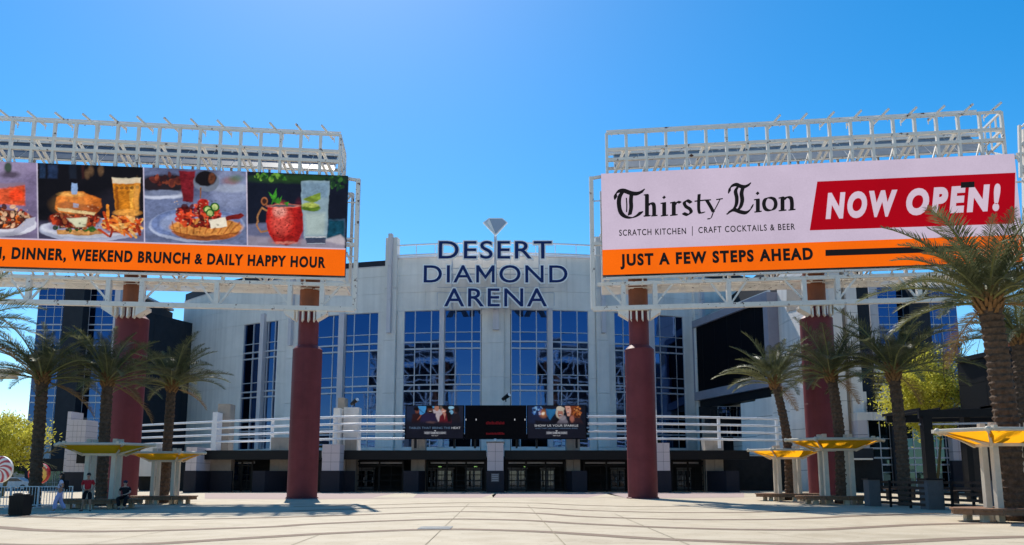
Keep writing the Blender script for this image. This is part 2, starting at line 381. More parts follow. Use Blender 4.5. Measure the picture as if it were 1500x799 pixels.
# dark backing just behind the joints
arcbox(MB(), -PE, PE, AR-0.9, AR-0.55, 0, Z_SILL, 60).build('backing_wall', M_INNER, ARENA)
arcbox(MB(), -PE, PE, AR-0.9, AR-0.10, Z_HEAD+0.05, Z_PAR-0.05, 60).build('backing_wall', M_PLINTH, ARENA)
band_z = [Z_HEAD, Z_HEAD+2.6, Z_HEAD+5.1, Z_PAR]
def parapet_drop(o): return 0 if o < 147 else (1.0 if o < 290 else 1.4)
def bandcuts(a, b, w=46):
    n = max(1, round((b-a)/w)); return [a+(b-a)*k/n for k in range(n+1)]
for sg in (-1, 1):
    lim = 147
    for a, b in ((21, 147), (163, 290), (306, 457)):
        cs = bandcuts(a, b)
        for i in range(len(cs)-1):
            for j in range(3):
                z1 = band_z[j+1]-(parapet_drop(cs[i]+1) if j == 2 else 0)
                pa, pb = sym(cs[i], sg), sym(cs[i+1], sg) if cs[i+1] < 456 else sg*PE
                wallpanel(min(pa, pb), max(pa, pb), band_z[j], z1)
    # piers between window groups
    for a, b in ((135.5, 146), (164, 174), (275, 289), (307, 323.5), (374.5, 457)):
        zs = [Z_SILL, Z_SILL+4.7, Z_SILL+9.4, Z_SILL+14.1, Z_HEAD]
        cs = bandcuts(a, b, 42) if a > 370 else [a, b]
        for i in range(len(cs)-1):
            for j in range(4):
                pa, pb = sym(cs[i], sg), sym(cs[i+1], sg) if cs[i+1] < 456 else sg*PE
                wallpanel(min(pa, pb), max(pa, pb), zs[j], zs[j+1])
    # sill course and base
    for a, b in ((22, 146), (164, 290), (306, 457)):
        cs = bandcuts(a, b, 60)
        for i in range(len(cs)-1):
            pa, pb = sym(cs[i], sg), sym(cs[i+1], sg) if cs[i+1] < 456 else sg*PE
            wallpanel(min(pa, pb), max(pa, pb), 0, Z_SILL, proud=0.05)
    # fin pilasters rising past the parapet
    for o0, o1, top, bt, bb in ((146.5, 163.5, zc(345), zc(345)+0.4, zc(487)), (290, 306, zc(383), zc(392), zc(497))):
        m = MB(); pa, pb = sorted((sym(o0, sg), sym(o1, sg)))
        for j in range(5):
            z0 = 0 if j == 0 else Z_SILL+(j-1)*(top-Z_SILL)/4; z1 = Z_SILL+j*(top-Z_SILL)/4
            if j == 0: z1 = Z_SILL
            arcbox(MB(), pa, pb, AR-0.6, AR+0.55, z0+0.02, z1-0.02, 2).build('pilaster', M_WALL, ARENA)
        pc = (pa+pb)/2; dp = 0.0035
        for j in range(3):
            z0 = bb+(bt-bb)*j/3; z1 = bb+(bt-bb)*(j+1)/3
            arcbox(MB(), pc-dp, pc+dp, AR+0.5, AR+1.15, z0+0.02, z1-0.02, 1).build('blade_fin', M_WALL2, ARENA)
# centre pilaster
for a0, a1, pr in ((-21, -12, 0.02), (12, 21, 0.02), (-12, 12, 0.45)):
    pa, pb = (phi_x(726.5+a0), phi_x(726.5+a1))
    zs = [0, Z_SILL, Z_SILL+4.7, Z_SILL+9.4, Z_SILL+14.1, Z_HEAD]
    if pr > 0.1: zs += [Z_HEAD+2.6, Z_HEAD+5.1]
    for j in range(len(zs)-1): wallpanel(pa, pb, zs[j], zs[j+1], proud=pr, name='pilaster' if pr > 0.1 else 'wall_panel')
for j in range(3): wallpanel(phi_x(705.5), phi_x(747.5), band_z[j], band_z[j+1], proud=0.0)
arcbox(MB(), phi_x(722), phi_x(731), AR+0.45, AR+1.1, zc(485), zc(453), 1).build('blade_fin', M_WALL2, ARENA)
# roof deck behind the parapet and coping
rf = MB(); vs = [apt(-PE+2*PE*k/40, AR-0.6, Z_PAR-1.6) for k in range(41)]+[(ACX+50, 190, Z_PAR-1.6), (ACX-50, 190, Z_PAR-1.6)]
rf.add(vs, [tuple(range(43))]).build('roof', M_WALL, ARENA)
for sg in (-1, 1):
    for a, b in ((0.0, 146.5), (163.5, 290), (306, 457)):
        pa = 0 if a == 0 else sym(a, sg); pb = sym(b, sg) if b < 456 else sg*PE
        arcbox(MB(), min(pa, pb), max(pa, pb), AR-0.55, AR+0.06, Z_PAR-parapet_drop(a+1)-0.001, Z_PAR-parapet_drop(a+1)+0.12).build('coping', M_WALL2, ARENA)
# guard pipes along the roof edge
def arctube(p0, p1, r, z, rad, n=24):
    return MB().tube([apt(p0+(p1-p0)*k/n, r, z) for k in range(n+1)], rad, 6)
for zz, rr in ((zc(357), 0.11), (zc(372), 0.13), (zc(374.5), 0.08)):
    arctube(phi_x(577), phi_x(876), AR+0.3, zz, rr).build('roof_guard_pipe', M_WHITE2, ARENA, smooth=True)
for x in (580, 608, 636, 668, 700, 753, 785, 814, 845, 874):
    t = phi_x(x); MB().bar(apt(t, AR+0.2, Z_PAR), apt(t, AR+0.2, zc(357)), 0.09).build('guard_post', M_WHITE2, ARENA)
# windows
def make_window(cols, sg, thin=0.10):
    cs = [sym(o, sg) for o in cols]; lo, hi = min(cs), max(cs)
    f = MB()
    for c in cs: arcbox(f, c-0.0009, c+0.0009, AR-0.42, AR-0.10, Z_SILL, Z_HEAD, 1)
    o = f.build('window', M_MULL, ARENA)
    for y, z in zip(ROWY, ROWZ):
        h = 0.10 if y in THICK else 0.05
        pr = -0.06 if y in THICK else -0.17
        e = 0.0012 if y in THICK else 0
        arcbox(MB(), lo-e, hi+e, AR-0.40, AR+pr, z-h, z+h, 2).build('transom', M_MULL, o)
    cs = sorted(cs)
    for i in range(len(cs)-1):
        for j in range(len(ROWZ)-1):
            a, b = cs[i]+0.0009, cs[i+1]-0.0009; z1, z0 = ROWZ[j]-0.05, ROWZ[j+1]+0.05
            t1, t2 = random.gauss(0, 0.006), random.gauss(0, 0.006)
            kk = 0.15 if abs(cols[0]) < 140 else (0.45 if abs(cols[0]) < 290 else 1.0)
            t1 += math.tan((a+b)/2*(1-kk))*(b-a)*AR/2
            ra, rb = AR-0.30-t1, AR-0.30+t1
            MB().add([apt(a, ra, z0), apt(b, rb, z0), apt(b, rb+t2, z1), apt(a, ra+t2, z1),
                      apt(a, ra-0.06, z0), apt(b, rb-0.06, z0), apt(b, rb-0.06, z1), apt(a, ra-0.06, z1)],
                     [(0, 1, 2, 3), (7, 6, 5, 4), (0, 4, 5, 1), (1, 5, 6, 2), (2, 6, 7, 3), (3, 7, 4, 0)]).build('pane', M_GLASS, o)
    return o
for nm, o0, o1, c1, c2 in WIN:
    for sg in (-1, 1):
        make_window(c1, sg); make_window(c2, sg)
        pa, pb = sorted((sym(c1[-1], sg), sym(c2[0], sg)))
        arcbox(MB(), pa, pb, AR-0.5, AR+0.45, Z_SILL, Z_HEAD+(1.2 if nm == 'C' else 0.15), 1).build('fin_mullion', M_WALL2, ARENA)
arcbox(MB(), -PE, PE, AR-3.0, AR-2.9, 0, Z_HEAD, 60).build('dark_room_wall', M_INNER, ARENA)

# ---- podium with the entrance under the black canopy
YF = 75.3
Zc0, Zc1 = zat(673.5, 77.2), zat(660, 77.2)
def canopy(xa, xb, Y=77.2, y0=673.5, y1=660):
    a = P(xa, 665, Y).x; b = P(xb, 665, Y).x
    MB().box(a, b, Y, Y+0.35, zat(y0, Y), zat(y1, Y)).build('canopy_fascia', M_BLACK, ARENA)
    MB().box(a, b, Y+0.35, Y+9, zat(y0, Y)+0.35, zat(y1, Y)-0.05).build('canopy_soffit', M_WALL, ARENA)
canopy(496, 712.2); canopy(738.8, 965); canopy(965, 1098); canopy(296, 470)
dk = MB(); dk.box(P(212, 665, 84).x, P(1182, 665, 84).x, 86.2, 101, Zc1-0.35, Zc1-0.2).build('terrace_deck', M_WALL, ARENA)
BACKY = 85.0
MB().box(P(205, 700, BACKY).x, P(1190, 700, BACKY).x, BACKY, BACKY+0.4, 0, Zc1-0.4).build('entrance_wall', M_INNER, ARENA)
def block(name, x0, x1, Y, Yd, y_top, y_bot, m, cap=False):
    """box whose front face spans photo columns x0..x1 at distance Y, depth Yd"""
    a = P(x0, 690, Y).x; b = P(x1, 690, Y).x; zt = zat(y_top, Y); zb = max(0, zat(y_bot, Y)) if y_bot < 722 else 0
    return MB().box(a, b, Y, Y+Yd, zb, zt).build(name, m, ARENA)
def pillar(x0, x1, Y=YF, Yd=1.9, ytop=648, ymid=690, m=M_PILLAR, grid=(2, 3)):
    a = P(x0, 690, Y).x; b = P(x1, 690, Y).x; zt = zat(ytop, Y); zm = zat(ymid, Y)
    MB().box(a-0.06, b+0.06, Y-0.06, Y+Yd+0.06, 0, zm).build('pillar_plinth', M_PLINTH, ARENA)
    MB().box(a+0.02, b-0.02, Y+0.03, Y+Yd-0.03, zm, zt-0.05).build('pillar_core', M_PLINTH, ARENA)
    nx, nz = grid
    for i in range(nx):
        for j in range(nz):
            u0 = a+(b-a)*i/nx; u1 = a+(b-a)*(i+1)/nx; w0 = zm+(zt-zm)*j/nz; w1 = zm+(zt-zm)*(j+1)/nz
            MB().box(u0+0.012, u1-0.012, Y, Y+Yd, w0+0.012, w1-0.012).build('facing_block', m, ARENA)
pillar(713.5, 737.5, ytop=648)
pillar(471, 497, ytop=651); pillar(963, 982, ytop=649)
pillar(271, 287, ytop=655, Yd=3.5)
block('pillar_cap', 712, 739, YF, 2.0, 647, 649, M_TAN)
# splayed dark plinths with tan columns rising behind them
for xs in ((591, 613, 623), (860, 838, 829), (370, 388, 425), (1083, 1064, 1033)):
    Y = 77.0; a = P(xs[0], 700, Y); b = P(xs[1], 700, Y); c = P(xs[2], 700, Y+ (2.2 if abs(xs[2]-xs[1]) < 15 else 2.6)); zt = zat(690, Y)
    pts = [(a.x, Y), (b.x, Y), (c.x, c.y), (a.x, c.y)]
    if a.x > b.x: pts = [(b.x, Y), (a.x, Y), (a.x, c.y), (c.x, c.y)]
    MB().hexa([(x, y, 0) for x, y in pts]+[(x, y, zt) for x, y in pts]).build('splayed_plinth', M_PLINTH, ARENA)
for x0, x1 in ((602, 622), (830, 850), (395, 421), (1034, 1060), (504, 521)):
    Y = 79.4; a = P(x0, 690, Y).x; b = P(x1, 690, Y).x; m = (a+b)/2
    for u0, u1 in ((a, m-0.01), (m+0.01, b)): MB().box(u0, u1, Y, Y+1.6, 0, zat(641, Y)).build('tan_column', M_TAN, ARENA)
block('side_wall', 287, 338, 79, 1.0, 672, 722, M_TAN); block('side_wall', 286, 340, 78.8, 0.3, 690, 722, M_PLINTH)
block('side_wall', 497, 505, 78.5, 1.2, 672, 722, M_TAN); block('side_wall', 425, 470, 78.6, 0.5, 676, 722, M_INNER)
block('side_wall', 497, 520, 78.3, 0.15, 690, 722, M_PLINTH)
# doors and black security gates
def door_leaf(xa, xb, Y, zt):
    f = MB(); w = xb-xa; fr = w*0.13
    f.box(xa, xa+fr, Y, Y+0.08, 0.05, zt).box(xb-fr, xb, Y, Y+0.08, 0.05, zt).box(xa+fr, xb-fr, Y, Y+0.08, 0.05, 0.42).box(xa+fr, xb-fr, Y, Y+0.08, zt-0.16, zt).box(xa+fr, xb-fr, Y, Y+0.08, 1.05, 1.15)
    o = f.build('door', M_DOOR, ARENA)
    MB().box(xa+fr, xb-fr, Y+0.03, Y+0.05, 0.42, 1.05).build('pane', M_GLASSD, o); MB().box(xa+fr, xb-fr, Y+0.03, Y+0.05, 1.15, zt-0.16).build('pane', M_GLASSD, o)
    MB().box(xb-fr-0.10, xb-fr-0.05, Y-0.07, Y, 0.9, 1.5).build('handle', M_MULL, o)
def gate(x0, x1, Y=80.5):
    a = P(x0, 700, Y).x; b = P(x1, 700, Y).x; zt = zat(675.5, Y)
    n = max(2, round((b-a)/2.2)); w = (b-a)/n
    f = MB()
    for k in range(n+1): f.box(a+k*w-0.09, a+k*w+0.09, Y-0.09, Y+0.09, 0, zt)
    o = f.build('security_gate', M_BLACK, ARENA)
    for z, h in ((0.25, 0.05), (0.55, 0.035), (1.15, 0.035), (1.75, 0.035), (zt-0.5, 0.06), (zt-0.05, 0.07)):
        MB().box(a, b, Y-0.05, Y+0.05, z-h, z+h).build('gate_rail', M_BLACK, o)
    for k in range(n):
        for q in range(1, 4):
            if (k+q) % 2: MB().box(a+k*w+w*q/4-0.025, a+k*w+w*q/4+0.025, Y-0.03, Y+0.03, 0.25, zt-0.5).build('gate_bar', M_BLACK, o)
    MB().box(a+0.2, b-0.2, Y+1.2, Y+1.35, zt-0.28, zt-0.02).build('header_strip', M_MULL, ARENA)
for x0, x1 in ((521, 590), (626, 711), (742, 828), (856, 921), (985, 1031), (339, 369)): gate(x0, x1)
YD = 84.0
for x0, x1 in ((524, 548), (640, 664), (682, 706), (745, 772), (792, 812), (895, 915), (992, 1012), (640-15, 640-2)):
    a = P(x0, 700, YD).x; b = P(x1, 700, YD).x; m = (a+b)/2; zt = 2.35
    for u0, u1 in ((a, m-0.02), (m+0.02, b)): door_leaf(u0, u1, YD, zt)
    MB().box(a-0.1, b+0.1, YD, YD+0.1, zt+0.03, zt+0.2).build('door_head', M_DOOR, ARENA)
for x0, x1 in ((342, 358), (362, 374)):
    a = P(x0, 700, YD).x; b = P(x1, 700, YD).x
    MB().box(a, b, YD-2, YD-1.95, 1.2, zat(676, YD)).build('pane', M_GLASS, ARENA)
ex = emitmat('green_lit_sign', (0.45, 0.9, 0.25), 1.2)
for x in (645, 697, 770):
    q = P(x, 683.5, 83); m = MB(); m.box(q.x-0.22, q.x+0.22, 83, 83.06, q.z-0.09, q.z+0.09); o = m.build('exit_sign', M_BLACK, ARENA)
    mb = text_fit('EXIT', lambda t, h, d: (q.x-0.18+0.36*t, 82.99-d, q.z-0.07+h), 0, 1, 0.14, 0.0, 0.01); mb.build('lettering', ex, o)
# notice on the centre plinth
q0 = P(719.5, 694, YF-0.08); q1 = P(731, 706, YF-0.08)
o = MB().box(q0.x, q1.x, YF-0.10, YF-0.06, q1.z, q0.z).build('notice_plate', M_DOOR, ARENA)
for k in range(4): MB().box(q0.x+0.08, q1.x-0.08, YF-0.115, YF-0.10, q1.z+0.12+k*0.18, q1.z+0.16+k*0.18).build('notice_line', M_MULL, o)

# ---- terrace railings: four white bars
ZT = zat(610.5, 77); dz = (ZT-zat(643, 77))/3
def rail(pts, posts, name='terrace_railing'):
    q = []
    for x, y in pts: q.append(PZ(x, y, ZT))
    q = [(p.x, p.y) for p in q]; sm = smoothline(q, 5)
    o = bpy.data.objects.new(name, None); COL.objects.link(o); o.parent = ARENA
    for x, y in posts:
        p = PZ(x, y, ZT); MB().box(p.x-0.14, p.x+0.14, p.y+0.05, p.y+0.3, ZT-3*dz-0.9, ZT+0.14).build('rail_post', M_WHITE2, o)
    for k in range(4):
        b = MB(); z = ZT-k*dz
        b.tube([(x, y, z) for x, y in sm], 0.115, 8); b.build('rail_bar', M_WHITE2, o, smooth=True)
rail([(593, 610.5), (540, 610.6), (500, 611), (430, 613.5), (340, 617), (250, 621), (206, 623.5)], [(492, 611.2), (399, 614.8), (312, 618.3), (250, 621)])
rail([(861, 610.5), (900, 610.2), (963, 610.3), (1050, 612), (1138, 614.5), (1147, 618)], [(952, 610.3), (1053, 612.1), (1138, 614.5)])
# masonry posts on the terrace
for x0, x1, yt, yb, Y, m in ((311, 318, 604, 662, 84, M_WHITE2), (318, 336, 592, 662, 85.5, M_TAN), (399, 428, 643, 662, 80.5, M_WALL),
                          (488, 498, 598, 662, 78.5, M_WALL), (494, 504, 583, 662, 81, M_TAN), (503, 525, 597, 662, 79.5, M_WALL),
                          (950, 962, 600, 662, 79.5, M_WALL), (1035, 1058, 641, 661, 80.2, M_PILLAR), (205, 232, 650, 690, 84, M_WALL)):
    a = P(x0, 620, Y).x; b = P(x1, 620, Y).x
    MB().box(a, b, Y, Y+1.6, zat(yb, Y)-0.6, zat(yt, Y)).build('terrace_post', m, ARENA)
def flood(x, y, Y, dx):
    t = thing('floodlight', 'small floodlight on top of the %s masonry post of the terrace' % ('left' if x < 600 else 'centre'), 'floodlight', P(x, y+6, Y), 'floodlights on the terrace')
    p = P(x, y, Y); MB().bar(P(x, y+7, Y), p, 0.12).build('stem', M_BLACK, t)
    MB().tube([p-Vector((dx*0.35, -0.25, 0.22)), p+Vector((dx*0.35, -0.25, 0.22))], [0.18, 0.25], 10).build('lamp_head', M_BLACK, t)
    MB().tube([p+Vector((dx*0.35, -0.25, 0.22)), p+Vector((dx*0.37, -0.27, 0.235))], 0.21, 10).build('lens', M_SIGNW, t)
flood(519, 589, 79.9, 1); flood(741, 582, 80, 1)
t = thing('post_lamp', 'small white globe lamp sitting on the centre entrance pillar', 'lamp', P(725.5, 648, YF+1))
MB().ball(tuple(P(725.5, 645.5, YF+1)), 0.2).build('globe', M_SIGNW, t, smooth=True); MB().bar(P(725.5, 648, YF+1), P(725.5, 646.5, YF+1), 0.15).build('stem', M_BLACK, t)

# ================================================================== arena sign
SY = 98.6
SIGN = thing('arena_sign', 'navy channel letters DESERT DIAMOND ARENA with white edges and a diamond on the parapet', 'sign', P(726.5, 455, SY))
FACE_OFF = {}
LINES = [('DESERT', 641.5, 809.5, 379.5, 354.2), ('DIAMOND', 619.5, 832.5, 414.5, 389.6), ('ARENA', 649.5, 802.5, 449.5, 423.2)]
for s, x0, x1, yb, yt in LINES:
    zb, zt = zat(yb, SY), zat(yt, SY); X0, X1 = P(x0+1.5, yb, SY).x, P(x1-1.5, yb, SY).x
    vs, fs = text_mesh(s, 0.0, spacing=1.12); mn = min(v[0] for v in vs); mx = max(v[0] for v in vs)
    k = (X1-X0)/(mx-mn); kz = (zt-zb)/0.69
    adv = 0.0; pen = []; 
    # pen positions of each letter, from the widths of growing prefixes
    for i, c in enumerate(s):
        a, _ = text_mesh(s[:i+1], 0.0, spacing=1.12); b, _ = text_mesh(c, 0.0); pen.append(max(v[0] for v in a)-max(v[0] for v in b))
    for i, c in enumerate(s):
        parts = {}
        for nm, off, ex, yy in (('letter', 0.046, 0.18, 0.0), ('letter_face', FACE_OFF.get(c, 0.005), 0.02, -0.21)):
            lv, lf = text_mesh(c, off, extrude=0.0)
            if c == 'M':
                xa = [v[0] for v in text_mesh('M', 0.0)[0]]; x_0, x_1 = min(xa), max(xa); H_ = 0.682; t0 = 0.088+2*off; o_ = off; xl, xr = x_0-o_, x_1+o_; xm = (x_0+x_1)/2
                lv = [(x, y, 0) for x, y in ((xl, -o_), (xl+t0, -o_), (xl+t0, H_*0.68-o_*1.2), (xm, 0.13-o_*1.3), (xr-t0, H_*0.68-o_*1.2), (xr-t0, -o_), (xr, -o_), (xr, H_+o_), (xr-t0*0.96, H_+o_), (xm, 0.29+o_*1.3), (xl+t0*0.96, H_+o_), (xl, H_+o_))]
                lf = [(0, 1, 2, 10, 11), (2, 3, 9, 10), (3, 4, 8, 9), (4, 5, 6, 7, 8)]
            n = len(lv); V = []
            for x, y, z in lv: V.append((X0+(x+pen[i]-mn)*k, SY+yy-ex, zb+y*kz))
            for x, y, z in lv: V.append((X0+(x+pen[i]-mn)*k, SY+yy+ex, zb+y*kz))
            from collections import Counter
            ed = Counter()
            for f in lf:
                for q in range(len(f)): ed[(f[q], f[(q+1) % len(f)])] += 1
            F = [tuple(f) for f in lf]+[tuple(q+n for q in f[::-1]) for f in lf]
            for (p, q) in ed:
                if (q, p) not in ed: F.append((q, p, p+n, q+n))
            par = SIGN if nm == 'letter' else parts['letter']
            parts[nm] = MB().add(V, F).build(nm, M_SIGNW if nm == 'letter' else M_NAVY, par)
# diamond emblem: table, girdle and point
def sp(x, y, d=0.0): p = P(x, y, SY); return Vector((p.x, SY+d, p.z))
o = MB().add([sp(*a, d) for d in (-0.22, 0.15) for a in ((716, 320.5), (736, 320.5), (743.5, 327), (726, 346), (707.5, 327))],
             [(4, 3, 2, 1, 0), (5, 6, 7, 8, 9)]+[(i, (i+1) % 5, 5+(i+1) % 5, 5+i) for i in range(5)]).build('diamond_emblem', M_SIGNW, SIGN)
MB().add([sp(717, 321.8, -0.26), sp(735.5, 321.8, -0.26), sp(741.5, 327, -0.26), sp(726, 343.7, -0.32)], [(3, 2, 1, 0)]).build('facet', M_DIAM, o)
MB().add([sp(709.6, 327, -0.26), sp(716.2, 321.8, -0.26), sp(713.5, 327, -0.30), sp(725.2, 343.2, -0.26)], [(0, 3, 2, 1)]).build('facet', M_DIAM2, o)
# support frame
def pipe(x0, y0, x1, y1, r=0.07, d=0.45, name='support_pipe'):
    MB().tube([sp(x0, y0, d), sp(x1, y1, d)], r, 6).build(name, M_MULL, SIGN, smooth=True)
pipe(725.5, 344, 725.5, 452, 0.20, 0.5, 'support_mast'); pipe(662, 378, 662, 452, 0.10); pipe(790, 358, 790, 425, 0.10)
for y in (392, 401, 420, 428): pipe(640, y, 812, y, 0.06)
for x in (640, 812, 674, 695, 708, 745, 760, 777): pipe(x, 428, x, 447, 0.045)
for x, y in ((662, 400), (790, 400), (725.5, 420), (662, 436), (725.5, 447)):
    MB().bar(sp(x, y, 0.45), sp(x, y, 101-SY), 0.1).build('stand_off', M_MULL, SIGN)
# ================================================================== billboards
def solveY(x, y, z):
    return PZ(x, y, z).y
class Board:
    """plane of a display: inner corner O, unit direction e along the face away from the gap, n towards the plaza"""
    def __init__(s, xi, yb, yt, xo, yto, Y):
        s.O = P(xi, yb, Y); s.zb = s.O.z; s.zt = zat(yt, Y); q = PZ(xo, yto, s.zt)
        e = Vector((q.x-s.O.x, q.y-s.O.y, 0)); s.e = e.normalized()
        n = Vector((s.e.y, -s.e.x, 0)); s.n = n if n.y < 0 else -n
        s.L = 29.6
    def w(s, a, z, d=0.0):   # a metres outward from the inner edge, z absolute, d metres back from the face
        p = s.O+s.e*a-s.n*d; return Vector((p.x, p.y, z))
    def px(s, x, y, d=0.0):  # photo point on the plane d behind the face -> (a, z)
        r = ray(x, y); o = s.O-s.n*d; k = ((o.x*s.n.x+o.y*s.n.y))/(r.x*s.n.x+r.y*s.n.y)
        h = Vector((r.x*k, r.y*k, EYE+r.z*k)); v = Vector((h.x-o.x, h.y-o.y, 0)); return v.dot(s.e), h.z
LB = Board(505, 404.5, 258, 0, 237, 54.0)
RB = Board(883, 403.5, 255, 1488, 225.5, 54.0)
RB.L = RB.px(1487.5, 245)[0]; LB.L = RB.L
print('board', LB.e[:], RB.e[:], LB.zb, LB.zt, RB.L)

def build_board(B, side):
    lab = {'L': 'billboard on the left with four food and drink pictures above an orange text strip',
           'R': 'billboard on the right reading Thirsty Lion and NOW OPEN above an orange strip'}[side]
    T = thing('billboard', lab, 'billboard', B.w(B.L/2, 0, 1.5), 'large billboards over the plaza')
    def bar(a0, z0, d0, a1, z1, d1, w, name, m=M_WHITE, par=None, h=None):
        return MB().bar(B.w(a0, z0, d0), B.w(a1, z1, d1), w, h).build(name, m, par or T)
    L = B.L; zb, zt = B.zb, B.zt; D = 3.6
    # display cabinet
    def quadbox(a0, a1, z0, z1, d0, d1, name, m, par=T):
        p = [B.w(a0, z0, d0), B.w(a1, z0, d0), B.w(a1, z0, d1), B.w(a0, z0, d1), B.w(a0, z1, d0), B.w(a1, z1, d0), B.w(a1, z1, d1), B.w(a0, z1, d1)]
        return MB().hexa(p).build(name, m, par)
    quadbox(0, L, zb, zt, 0.0, 0.5, 'display_cabinet', M_BACKING)
    # back skin of the display: dark modules
    # lower frame under the face
    y_low = 452 if side == 'L' else 451
    zl = B.px(500 if side == 'L' else 890, y_low)[1]
    ext = 0.75
    for d in (0.3,):
        bar(-ext, zl, d, L+ext, zl, d, 0.34, 'bottom_chord')
        bar(-0.4 if d < 1 else 0, zb-0.62, d, L+0.4, zb-0.62, d, 0.26, 'lower_beam')
    bar(0, zb-0.22, 0.1, L, zb-0.22, 0.1, 0.16, 'lower_beam'); bar(0, zb-0.30, 1.9, L, zb-0.30, 1.9, 0.2, 'lower_beam')
    n = 20
    for k in range(n+1):
        a = L*k/n
        bar(a, zb-0.25, 0.0, a, zb-0.62, 0.5, 0.1, 'bracket'); bar(a, zb-0.55, 0.0, a, zb-0.50, D-0.2, 0.13, 'cross_beam')
        if k % 2 == 0 and k < n: bar(a, zb-0.62, 0.3, a+L/n*1.5, zb-0.58, D-0.2, 0.09, 'brace')
    # catwalk grating
    for k in range(8): bar(0, zb-0.74, 1.0+k*0.28, L, zb-0.74, 1.0+k*0.28, 0.05, 'catwalk_slat')
    # posts between the lower beams
    cols = B.cols
    post_a = []
    for c in cols: post_a += [c-1.15, c+1.15]
    post_a += [(cols[0]+cols[1])/2, cols[1]+(cols[1]-cols[0])/2+0.2, cols[0]+(cols[1]-cols[0])*0.0-0.0]
    post_a = sorted(set(post_a[:-1]))
    for a in post_a:
        bar(a, zl, 0.3, a, zb-0.62, 0.3, 0.32, 'frame_post')
    mids = [(cols[0]+cols[1])/2, cols[1]+(cols[1]-cols[0])/2+0.2]
    for a in mids:
        for sgn in (-1, 1): bar(a+sgn*0.12, zl+0.1, 0.3, a+sgn*1.35, zb-0.62, 0.3, 0.13, 'brace')
    for c in cols:
        for sgn in (-1, 1):
            bar(c+sgn*1.25, zl+0.3, 0.3, c+sgn*2.55, zb-0.62, 0.3, 0.13, 'brace')
            # gusset below the chord gripping the column
            m = MB(); p = [(c+sgn*0.80, zl-0.15), (c+sgn*1.55, zl-0.15), (c+sgn*1.55, zl-0.36), (c+sgn*0.80, zl-0.85)]
            V = [B.w(a, z, d) for d in (0.2, 1.2) for a, z in p]
            m.add(V, [(0, 1, 2, 3), (7, 6, 5, 4)]+[(i, 4+i, 4+(i+1) % 4, (i+1) % 4) for i in range(4)]).build('gusset', M_WHITE, T)
        for q in (-0.62, -0.2, 0.22, 0.64):
            m = MB(); p = [(c+q-0.06, zl-0.15), (c+q+0.06, zl-0.15), (c+q+0.06, zl-0.95), (c+q-0.06, zl-0.75)]
            V = [B.w(a, z, d) for d in (0.35, 0.85) for a, z in p]
            m.add(V, [(0, 1, 2, 3), (7, 6, 5, 4)]+[(i, 4+i, 4+(i+1) % 4, (i+1) % 4) for i in range(4)]).build('stiffener', M_WHITE, T)
    # side frame past the inner edge
    for ed in (-ext, L+ext):
        s_ = 1 if ed < 0 else -1
        bar(ed, zl, 0.3, ed, zt-0.1, 0.3, 0.3, 'side_post'); bar(ed, zt-0.2, 0.3, ed+s_*ext, zt-0.1, 0.3, 0.2, 'side_arm')
        for f in (0.18, 0.36, 0.72): bar(ed, zb+(zt-zb)*f+0.2, 0.3, ed+s_*ext, zb+(zt-zb)*f+0.2, 0.3, 0.07, 'rod')
        bar(ed, zb+(zt-zb)*0.32, 0.3, ed+s_*ext, zb+(zt-zb)*0.32, 0.3, 0.26, 'side_arm')
    # upper open frame
    a_in = B.px(497 if side == 'L' else 889, 230)[0]; a_out = L-0.45
    ztop = B.px(497 if side == 'L' else 889, 198 if side == 'L' else 196, 0.3)[1]
    z1 = zt+(ztop-zt)*0.36; z2 = zt+(ztop-zt)*0.60
    for z, w in ((ztop, 0.17), (z2, 0.22), (z1, 0.24)):
        bar(a_in, z, 0.3, a_out, z, 0.3, w, 'top_chord')
    bar(a_in, ztop+0.32, 0.55, a_out-1.5, ztop+0.32, 0.55, 0.09, 'top_pipe')
    for z in (z2+1.15, z1+0.7): bar(a_in, z, D, a_out, z, D, 0.2, 'rear_chord')
    for a in (a_in, a_out):
        for z in (ztop, z2, z1): bar(a, z, 0.3, a, z-0.1, D, 0.15, 'cross_beam')
        for d in (1.1, 1.9, 2.7): bar(a, z1, d, a, ztop, d, 0.1, 'frame_post')
        bar(a, zt, 0.3, a, z2, D, 0.12, 'brace')
    n = int(round((a_out-a_in)/1.5)); st = (a_out-a_in)/n
    for k in range(n+1):
        a = a_in+st*k
        bar(a, zt-0.2, 0.3, a, ztop, 0.3, 0.2, 'frame_post')
        if k % 2 == 0:
            bar(a, zt-0.2, D, a, z2+1.15, D, 0.16, 'frame_post')
            if k < n-1:
                bar(a+1.3, z2, 0.45, a+0.3, zt-0.1, 1.7, 0.17, 'diagonal'); bar(a+1.75, z2, 0.5, a+0.75, zt-0.1, 1.8, 0.13, 'diagonal')
                bar(a+2.6, zt, 0.5, a+3.1, z1+0.3, 0.6, 0.11, 'diagonal')
                bar(a, zt, D, a+st*2, z1+0.2, D, 0.1, 'brace')
        bar(a, zt-0.15, 0.3, a, zt-0.15, D, 0.1, 'cross_beam')
    # outrigger rods leaning out over the top
    rng2 = random.Random(3 if side == 'L' else 5); m_ = int((a_out-a_in)/1.9)
    for k in range(m_+1):
        if side == 'R' and k < 6: continue
        a = a_in+0.6+k*1.9; sl = 0.75 if side == 'L' else 0.7
        bar(a, ztop-0.12, 0.9, a+sl*1.0, ztop+0.42, -0.35, 0.12, 'outrigger', M_WHITE)
        bar(a-0.1, ztop-0.05, 0.6, a-0.1, ztop-0.5, 0.6, 0.05, 'rod')
    for k in range(0, m_*2):
        a = a_in+0.4+k*0.95; bar(a, ztop-0.05, 0.2, a, ztop-0.28, 0.18, 0.04, 'rod')
    # sloping panels between the two faces
    npn = 14; mp = M_SHADEPANEL if side == 'L' else M_SHADEPANEL2
